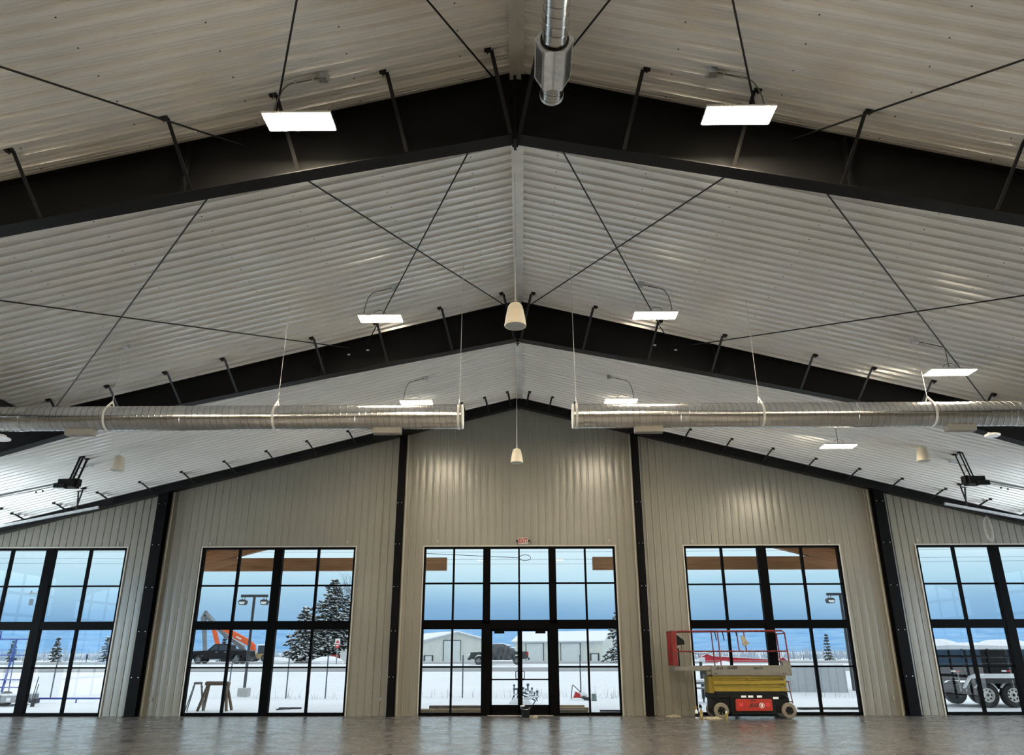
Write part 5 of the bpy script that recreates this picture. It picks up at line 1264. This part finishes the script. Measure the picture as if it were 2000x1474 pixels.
m.path(pts, 0.02, 6); tag(m.build('cable_loop', 'darkgrey'), 'sloping overhead cable ending in a small coil above the entrance doors', 'cable')

# ------------------------------------------------------------------ things standing in the snow near the building
G = -0.12
def sawhorse(x, y, w_, h_, mt, label, leg=0.09, spread=0.24, ang=0.0):
    r = thing('sawhorse', (x, y, G), label, 'sawhorse'); r.rotation_euler = (0, 0, ang)
    def part(m, nm): 
        o = m.build(nm, mt, None, bevel=0.004); o.parent = r; return o
    m = MB(); m.span((-w_ / 2, -leg, h_ - leg * 0.9), (w_ / 2, leg, h_)); part(m, 'top_beam')
    for sx in (-1, 1):
        for sy in (-1, 1):
            m = MB(); m.beam((sx * w_ * 0.40, sy * 0.05, h_ - leg), (sx * (w_ * 0.40 + 0.16), sy * spread, 0.0), leg, leg * 0.55, (sx, 0, 0.3)); part(m, 'leg')
        m = MB(); m.beam((sx * (w_ * 0.40 + 0.03), -0.10, h_ - leg * 2.3), (sx * (w_ * 0.40 + 0.03), 0.10, h_ - leg * 2.3), 0.03, leg * 1.3); part(m, 'gusset')
    m = MB(); m.box((0, 0, h_ + 0.012), (w_ * 0.95, leg * 1.4, 0.03)); o = m.build('snow_cover', 'snowcap', None); o.parent = r
    return r
c = at(419, 1388, 26.3); sawhorse(c.x, 26.3, 0.76, 0.86, 'oldwood', 'weathered wooden sawhorse outside the left inner window', 0.11)
c = at(380, 1388, 26.4); sawhorse(c.x, 26.4, 0.26, 0.84, 'midgrey', 'grey metal sawhorse left of the wooden one outside the window', 0.06, 0.24, 0.5)
c = at(1374, 1372, 29); sawhorse(c.x, 29, 0.7, 0.55, 'midgrey', 'low grey sawhorse outside, just left of the lift wheels', 0.05, 0.2)
c = at(1390, 1372, 30); r = thing('work_table', (c.x, 30, G), 'snow-covered work table on thin legs behind the lift', 'table')
m = MB(); m.span((c.x - 0.75, 29.6, 0.52), (c.x + 0.75, 30.4, 0.58)); m.build('table_top', 'midgrey', r); m = MB(); m.span((c.x - 0.75, 29.6, 0.58), (c.x + 0.75, 30.4, 0.68)); m.build('snow_cover', 'snowcap', r, bevel=0.04)
for sx in (-0.65, -0.2, 0.65):
    for yy in (29.65, 30.35): m = MB(); m.span((c.x + sx - 0.025, yy - 0.025, G), (c.x + sx + 0.025, yy + 0.025, 0.52)); m.build('leg', 'darkgrey', r)
m = MB(); c = at(1372, 1338, 32.6); m.tube((c.x, 32.6, G), (c.x, 32.6, 1.2), 0.06, 8); m.lathe([(0.07, 1.2), (0.07, 1.24), (0.0, 1.26)], (c.x, 32.6, 0), 8, caps=False); tag(m.build('bollard', 'darkgrey'), 'dark bollard behind the left end of the lift', 'bollard')
m = MB(); c = at(1388, 1338, 34); m.span((c.x - 0.3, 34, G), (c.x + 0.3, 34.5, 1.0)); m.span((c.x - 0.33, 33.97, 1.0), (c.x + 0.33, 34.53, 1.05)); tag(m.build('cabinet', 'bluegrey', bevel=0.02), 'blue-grey cabinet behind the fence, left of the lift scissor stack', 'cabinet')
# lumber
def plank(u0, u1, v, Y, t, d, mt, label):
    a, b = at(u0, v, Y), at(u1, v, Y); z = G + 0.005 if v > 1385.5 else G + 0.005
    m = MB(); m.span((a.x, Y, z), (b.x, Y + d, z + t)); tag(m.build('timber_plank', mt, bevel=0.006), label, 'plank', 'planks lying outside the doors')
plank(838, 962, 1384, 26.2, 0.14, 0.2, 'oldwood', 'dark brown timber lying in the snow outside, left of the doors')
plank(815, 965, 1390, 25.2, 0.10, 0.3, 'lumber', 'yellowish timber nearest the window, left of the doors')
plank(1075, 1142, 1383, 26.6, 0.12, 0.25, 'lumber', 'upper yellowish plank outside, right of the doors')
plank(1070, 1150, 1387, 25.7, 0.11, 0.25, 'lumber', 'middle yellowish plank outside, right of the doors')
plank(1078, 1146, 1390, 25.1, 0.09, 0.25, 'oldwood', 'darker plank nearest the window, right of the doors')
plank(1172, 1214, 1388, 25.6, 0.05, 0.12, 'darkgrey', 'dark board lying flat at the right end of the entrance glazing')
c = at(566, 1383, 27); m = MB(); m.span((c.x - 0.37, 27, G), (c.x + 0.37, 27.1, G + 0.05)); m.beam((c.x + 0.05, 26.95, G + 0.03), (c.x - 0.25, 26.4, G + 0.03), 0.05, 0.04); tag(m.build('plank_tee', 'darkgrey'), 'dark T-shaped boards lying in the snow below the spruces', 'board')
plank(1560, 1690, 1386, 26.4, 0.06, 0.15, 'darkgrey', 'long dark board in the snow right of the lift')
# farm implement
c = at(1022, 1374, 29.6); r = thing('farm_implement', (c.x, 29.6, G), 'blue-grey tillage implement standing in the snow behind the doors', 'implement')
Q = lambda u, v, dy=0.0: at(u, v, 29.6 + dy)
m = MB(); m.beam(Q(1002, 1346), Q(1024, 1343), 0.05, 0.06); m.beam(Q(1018, 1351), Q(1046, 1360), 0.07, 0.06); m.beam(Q(1020, 1357, 0.3), Q(1045, 1367, 0.3), 0.07, 0.05); m.beam(Q(1003, 1357), Q(1022, 1352), 0.05, 0.05); m.build('frame_bar', 'bluegrey', r)
for u, v0, v1, rr in ((1004, 1362, 1338, 0.022), (1031, 1350, 1337, 0.03), (1039, 1356, 1344, 0.022), (1049, 1364, 1350, 0.025), (1011, 1357, 1346, 0.018), (1016, 1356, 1346, 0.018), (1021, 1356, 1345, 0.018), (1027, 1356, 1346, 0.02), (1044, 1362, 1353, 0.02), (1035, 1360, 1350, 0.018)):
    m = MB(); m.tube(Q(u, v0), Q(u, v1), rr, 7); m.ball(Q(u, v1), rr * 2.1, 7, (1, 1, 0.9)); m.build('shank', 'bluegrey', r)
for u0, v0, u1, v1 in ((1004, 1357, 1000, 1367), (1012, 1356, 1009, 1366), (1046, 1362, 1050, 1369), (1025, 1360, 1021, 1368)):
    m = MB(); m.beam(Q(u0, v0), Q(u1, v1), 0.03, 0.035); m.build('foot', 'bluegrey', r)
for u, v, sz in ((1024, 1349, 0.06), (1036, 1356, 0.07), (1045, 1360, 0.06), (1030, 1364, 0.10), (1008, 1356, 0.05)):
    m = MB(); m.ball(Q(u, v, -0.05), sz, 8, (2, 1, 0.5), 0.1); m.build('snow_cover', 'snowcap', r, smooth=True)
m = MB(); q = Q(1015, 1375); m.ball((q.x, 29.6, G), 0.35, 12, (1.2, 1, 0.55), 0.08); m.build('snow_drift', 'snowcap', r, smooth=True)
c = at(1128, 1368, 31.6); r = thing('machine_part', (c.x, 31.6, G), 'red snow-covered machine with a bent black handle in front of the fence post', 'machine')
m = MB(); m.path([(c.x - 0.42, 31.6, 0.0), (c.x - 0.34, 31.6, 0.62), (c.x - 0.30, 31.6, 0.64), (c.x + 0.12, 31.6, 0.26)], 0.022, 6); m.build('handle', 'black', r)
m = MB(); m.prism([(c.x - 0.30, 0.0), (c.x - 0.1, -0.05), (c.x + 0.1, 0.02), (c.x + 0.05, 0.2), (c.x - 0.18, 0.32)], 31.4, 31.8, 'y'); m.build('hood', 'signred', r, bevel=0.02)
for dx, sz in ((0.25, 0.12), (0.45, 0.10), (-0.1, 0.09), (-0.35, 0.08)):
    m = MB(); m.ball((c.x + dx, 31.5, G + sz * 0.8), sz, 8, (1.4, 1, 0.9), 0.2); m.build('lump', 'darkgrey', r)
m = MB(); m.ball((c.x + 0.15, 31.7, 0.1), 0.2, 10, (1.4, 1, 1), 0.15); m.ball((c.x - 0.15, 31.3, G), 0.22, 10, (1.8, 1, 0.6), 0.15); m.build('snow_cover', 'snowcap', r, smooth=True)
r.scale = (0.72, 0.72, 0.72); r.location.x = at(1131, 1368, 31.6).x
c = at(1160, 1368, 31.4); m = MB(); m.prism([(c.x - 0.09, G), (c.x + 0.11, G), (c.x + 0.07, 0.10), (c.x - 0.07, 0.10)], 31.3, 31.55, 'y'); m.span((c.x - 0.08, 31.28, 0.09), (c.x + 0.08, 31.57, 0.12)); tag(m.build('utility_box', 'greenbox', bevel=0.01), 'small grey-green utility box in the snow right of the red machine', 'box')
# container behind the fence on the right
a, b = at(1532, 1353, 35.4), at(1656, 1353, 35.4); g = gz(35.4) - 0.05; r = thing('storage_container', ((a.x + b.x) / 2, 36.3, g), 'pale grey container standing behind the chain-link fence on the right', 'container')
m = MB(); m.span((a.x, 35.4, g), (b.x, 37.2, g + 1.12)); m.build('box', 'container', r, bevel=0.02)
m = MB()
for i in range(9): x = a.x + (b.x - a.x) * i / 8; m.span((x - 0.02, 35.37, g), (x + 0.02, 35.4, g + 1.12))
m.build('rib', 'container', r); m = MB(); m.span((a.x, 35.4, g + 1.12), (b.x, 37.2, g + 1.2)); m.build('snow_cover', 'snowcap', r, bevel=0.03)
# blue rack and flat trailer at far left
r = thing('ladder_rack', (at(20, 1370, 29.5).x, 29.5, G), 'blue tubular rack with horizontal rails at the far left window', 'rack'); Y = 29.5
def seg(u0, v0, u1, v1, rr, nm):
    m = MB(); m.tube(at(u0, v0, Y), at(u1, v1, Y), rr, 8); m.build(nm, 'blue', r)
for v, rr in ((1248, 0.026), (1269, 0.009), (1279, 0.02), (1327, 0.02), (1342, 0.02), (1354, 0.02)): seg(-60, v, 62 - (v - 1248) * 0.19, v, rr, 'rail')
seg(33, 1247, 1, 1360, 0.042, 'post'); seg(30, 1268, 15, 1360, 0.022, 'brace'); seg(58, 1247, 38, 1375, 0.026, 'post')
m = MB(); q0, q1 = at(-30, 1250, Y), at(6, 1232, Y); m.span((q0.x, Y - 0.06, q0.z), (q1.x, Y - 0.03, q1.z)); sg = m.build('sign_panel', 'blue', r)
text('lettering', 'S', 0.26, (q1.x - 0.09, Y - 0.065, (q0.z + q1.z) / 2), sg, 'whiteink')
a, b = at(-40, 1380, 28.8), at(33, 1380, 28.8); r = thing('flat_trailer', ((a.x + b.x) / 2, 28.8, G), 'low grey trailer under the blue rack at far left', 'trailer')
m = MB(); m.span((a.x, 28.5, 0.0), (b.x, 30.0, 0.22)); m.build('bed', 'midgrey', r, bevel=0.02); m = MB(); m.span((a.x, 28.5, 0.22), (b.x, 30.0, 0.30)); m.build('snow_cover', 'snowcap', r, bevel=0.03)
for x in (a.x + 0.4, a.x + 1.0): wheel(r, x, 28.6, 0.13, 0.25, 0.18)
m = MB(); m.span((b.x - 0.22, 28.46, 0.04), (b.x - 0.08, 28.5, 0.16)); m.build('lamp', 'lens', r)
a, b = at(69, 1364, 30.5), at(230, 1364, 30.5); m = MB(); m.beam((a.x, 30.5, 0.03), (b.x, 30.5, 0.03), 0.05, 0.06); 
for t in (0.05, 0.5, 0.95): x = a.x + (b.x - a.x) * t; m.span((x - 0.02, 30.48, G), (x + 0.02, 30.52, 0.0))
tag(m.build('steel_rail', 'blue'), 'long purple-blue steel rail lying low in the snow outside the outer left window', 'rail')
c = at(63, 1378, 28.4); r = thing('trailer_jack', (c.x, 28.4, G), 'dark trailer jack and lamp beside the thick mullion of the outer left window', 'jack')
m = MB(); m.prism([(c.x - 0.13, 0.02), (c.x + 0.14, -0.02), (c.x + 0.16, 0.14), (c.x - 0.10, 0.16)], 28.3, 28.5, 'y'); m.build('jack_box', 'darkgrey', r, bevel=0.02)
m = MB(); m.tube((c.x - 0.06, 28.4, 0.1), (c.x + 0.03, 28.4, 0.85), 0.013, 6); m.tube((c.x + 0.02, 28.4, 0.1), (c.x + 0.08, 28.4, 0.62), 0.012, 6); m.span((c.x - 0.05, 28.36, G), (c.x + 0.05, 28.44, 0.04)); m.build('jack_post', 'darkgrey', r)

# ------------------------------------------------------------------ dump trailer at the right
TY = 27.2; a = at(1829, 1300, TY).x
r = thing('dump_trailer', (a + 2.2, TY + 1, G), 'black twin-axle dump trailer loaded with snow, parked outside the outer right window', 'trailer')
zt, zm, zb = at(1900, 1267, TY).z, at(1900, 1302, TY).z, at(1900, 1345, TY).z
L = 4.4; m = MB(); m.span((a, TY, zm - 0.42), (a + L, TY + 2.0, zt)); m.build('bed', 'carblack', r, bevel=0.015)
for z in (zt - 0.03, zt - 0.27, zt - 0.46, zm + 0.02):
    m = MB(); m.span((a - 0.01, TY - 0.03, z - 0.018), (a + L, TY, z + 0.018)); m.build('side_rib', 'darkgrey', r)
for i in range(6):
    m = MB(); x = a + 0.05 + i * 0.86; m.span((x - 0.035, TY - 0.045, zm - 0.4), (x + 0.035, TY, zt)); m.build('stake', 'carblack', r)
m = MB(); n = 24; vs = []
random.seed(51)
for i in range(n + 1):
    for j in range(6):
        u = i / n; x = a - 0.05 + (L + 0.1) * u; hh = 0.10 + 0.17 * max(0, math.sin(u * 11 + 0.4)) * (1 if j not in (0, 5) else 0.3) + 0.12 * (1 - abs(2 * u - 0.7))
        vs.append((x, TY - 0.03 + 2.06 * j / 5, zt + (hh if 0 < j < 5 else hh * 0.55)))
k = len(vs); vs += [(v_[0], v_[1], zt - 0.02) for v_ in vs]
m.add(vs, [(i * 6 + j, (i + 1) * 6 + j, (i + 1) * 6 + j + 1, i * 6 + j + 1) for i in range(n) for j in range(5)] + [(i * 6, k + i * 6, k + (i + 1) * 6, (i + 1) * 6) for i in range(n)] + [(j, j + 1, k + j + 1, k + j) for j in range(5)])
m.build('snow_load', 'snowcap', r, smooth=True)
m = MB(); m.span((a - 0.2, TY + 0.25, zb - 0.02), (a + L, TY + 0.4, zb + 0.14)); m.span((a - 0.2, TY + 1.6, zb - 0.02), (a + L, TY + 1.75, zb + 0.14))
for i in range(7): m.span((a + 0.1 + i * 0.65, TY + 0.25, zb), (a + 0.18 + i * 0.65, TY + 1.75, zb + 0.1))
m.beam((a - 0.1, TY + 0.3, zb), (a + 0.4, TY + 0.3, zb + 0.3), 0.06, 0.06); m.beam((a - 0.2, TY + 0.3, zb + 0.05), (a - 1.2, TY + 1.0, zb), 0.1, 0.12); m.beam((a - 0.2, TY + 1.7, zb + 0.05), (a - 1.2, TY + 1.0, zb), 0.1, 0.12)
m.build('chassis_frame', 'darkgrey', r)
wx = [at(1928, 1360, TY).x, at(1979, 1360, TY).x]; wz = G + 0.385
for x in wx:
    wheel(r, x, TY + 0.02, wz, 0.385, 0.24, 'white'); wheel(r, x, TY + 1.95, wz, 0.385, 0.24, 'darkgrey')
    m = MB(); m.tube((x, TY, wz), (x, TY + 1.95, wz), 0.05, 8); m.build('axle', 'darkgrey', r)
fx0, fx1, fz = wx[0] - 0.75, wx[1] + 0.75, wz + 0.50
m = MB(); m.prism([(fx0, fz - 0.32), (fx0 + 0.28, fz), (fx1 - 0.28, fz), (fx1, fz - 0.32), (fx1 - 0.06, fz - 0.32), (fx1 - 0.31, fz - 0.05), (fx0 + 0.31, fz - 0.05), (fx0 + 0.06, fz - 0.32)], TY - 0.18, TY + 0.16, 'y'); m.span((fx0 + 0.3, TY - 0.16, fz - 0.14), (fx1 - 0.3, TY - 0.13, fz)); fd = m.build('fender', 'darkgrey', r)
m = MB(); m.prism([(fx0 + 0.0, fz - 0.29), (fx0 + 0.26, fz + 0.02), (fx1 - 0.26, fz + 0.02), (fx1, fz - 0.29), (fx1 - 0.2, fz + 0.10), (fx1 - 0.5, fz + 0.16), (fx0 + 0.5, fz + 0.16), (fx0 + 0.22, fz + 0.08)], TY - 0.17, TY + 0.02, 'y'); m.build('snow_cover', 'snowcap', fd)
for i, x in enumerate(wx):
    m = MB(); pts = [(x + 0.40 * math.cos(t), TY + 0.0, wz + 0.41 * math.sin(t)) for t in [pi * (0.12 + 0.70 * j / 8) for j in range(9)]]; m.path(pts, 0.05, 8); m.build('tyre_snow', 'snowcap', r, smooth=True)
for x in (a + 0.42, a + 2.1, a + 2.5, a + 3.0):
    m = MB(); m.span((x, TY - 0.055, zm - 0.16), (x + 0.16, TY - 0.046, zm - 0.10)); m.build('white_reflector', 'whiteink', r)
    m = MB(); m.span((x + 0.16, TY - 0.055, zm - 0.16), (x + 0.30, TY - 0.046, zm - 0.10)); m.build('red_reflector', 'taillight', r)
m = MB()
for i in range(9): m.span((a + 0.36 + i * 0.026, TY - 0.004, zm - 0.335), (a + 0.38 + i * 0.026, TY - 0.001, zm - 0.30))
m.build('badge', 'midgrey', r)
m = MB(); m.span((a + 0.62, TY - 0.06, zm - 0.75), (a + 0.66, TY - 0.03, zm - 0.12)); m.build('stay', 'midgrey', r)
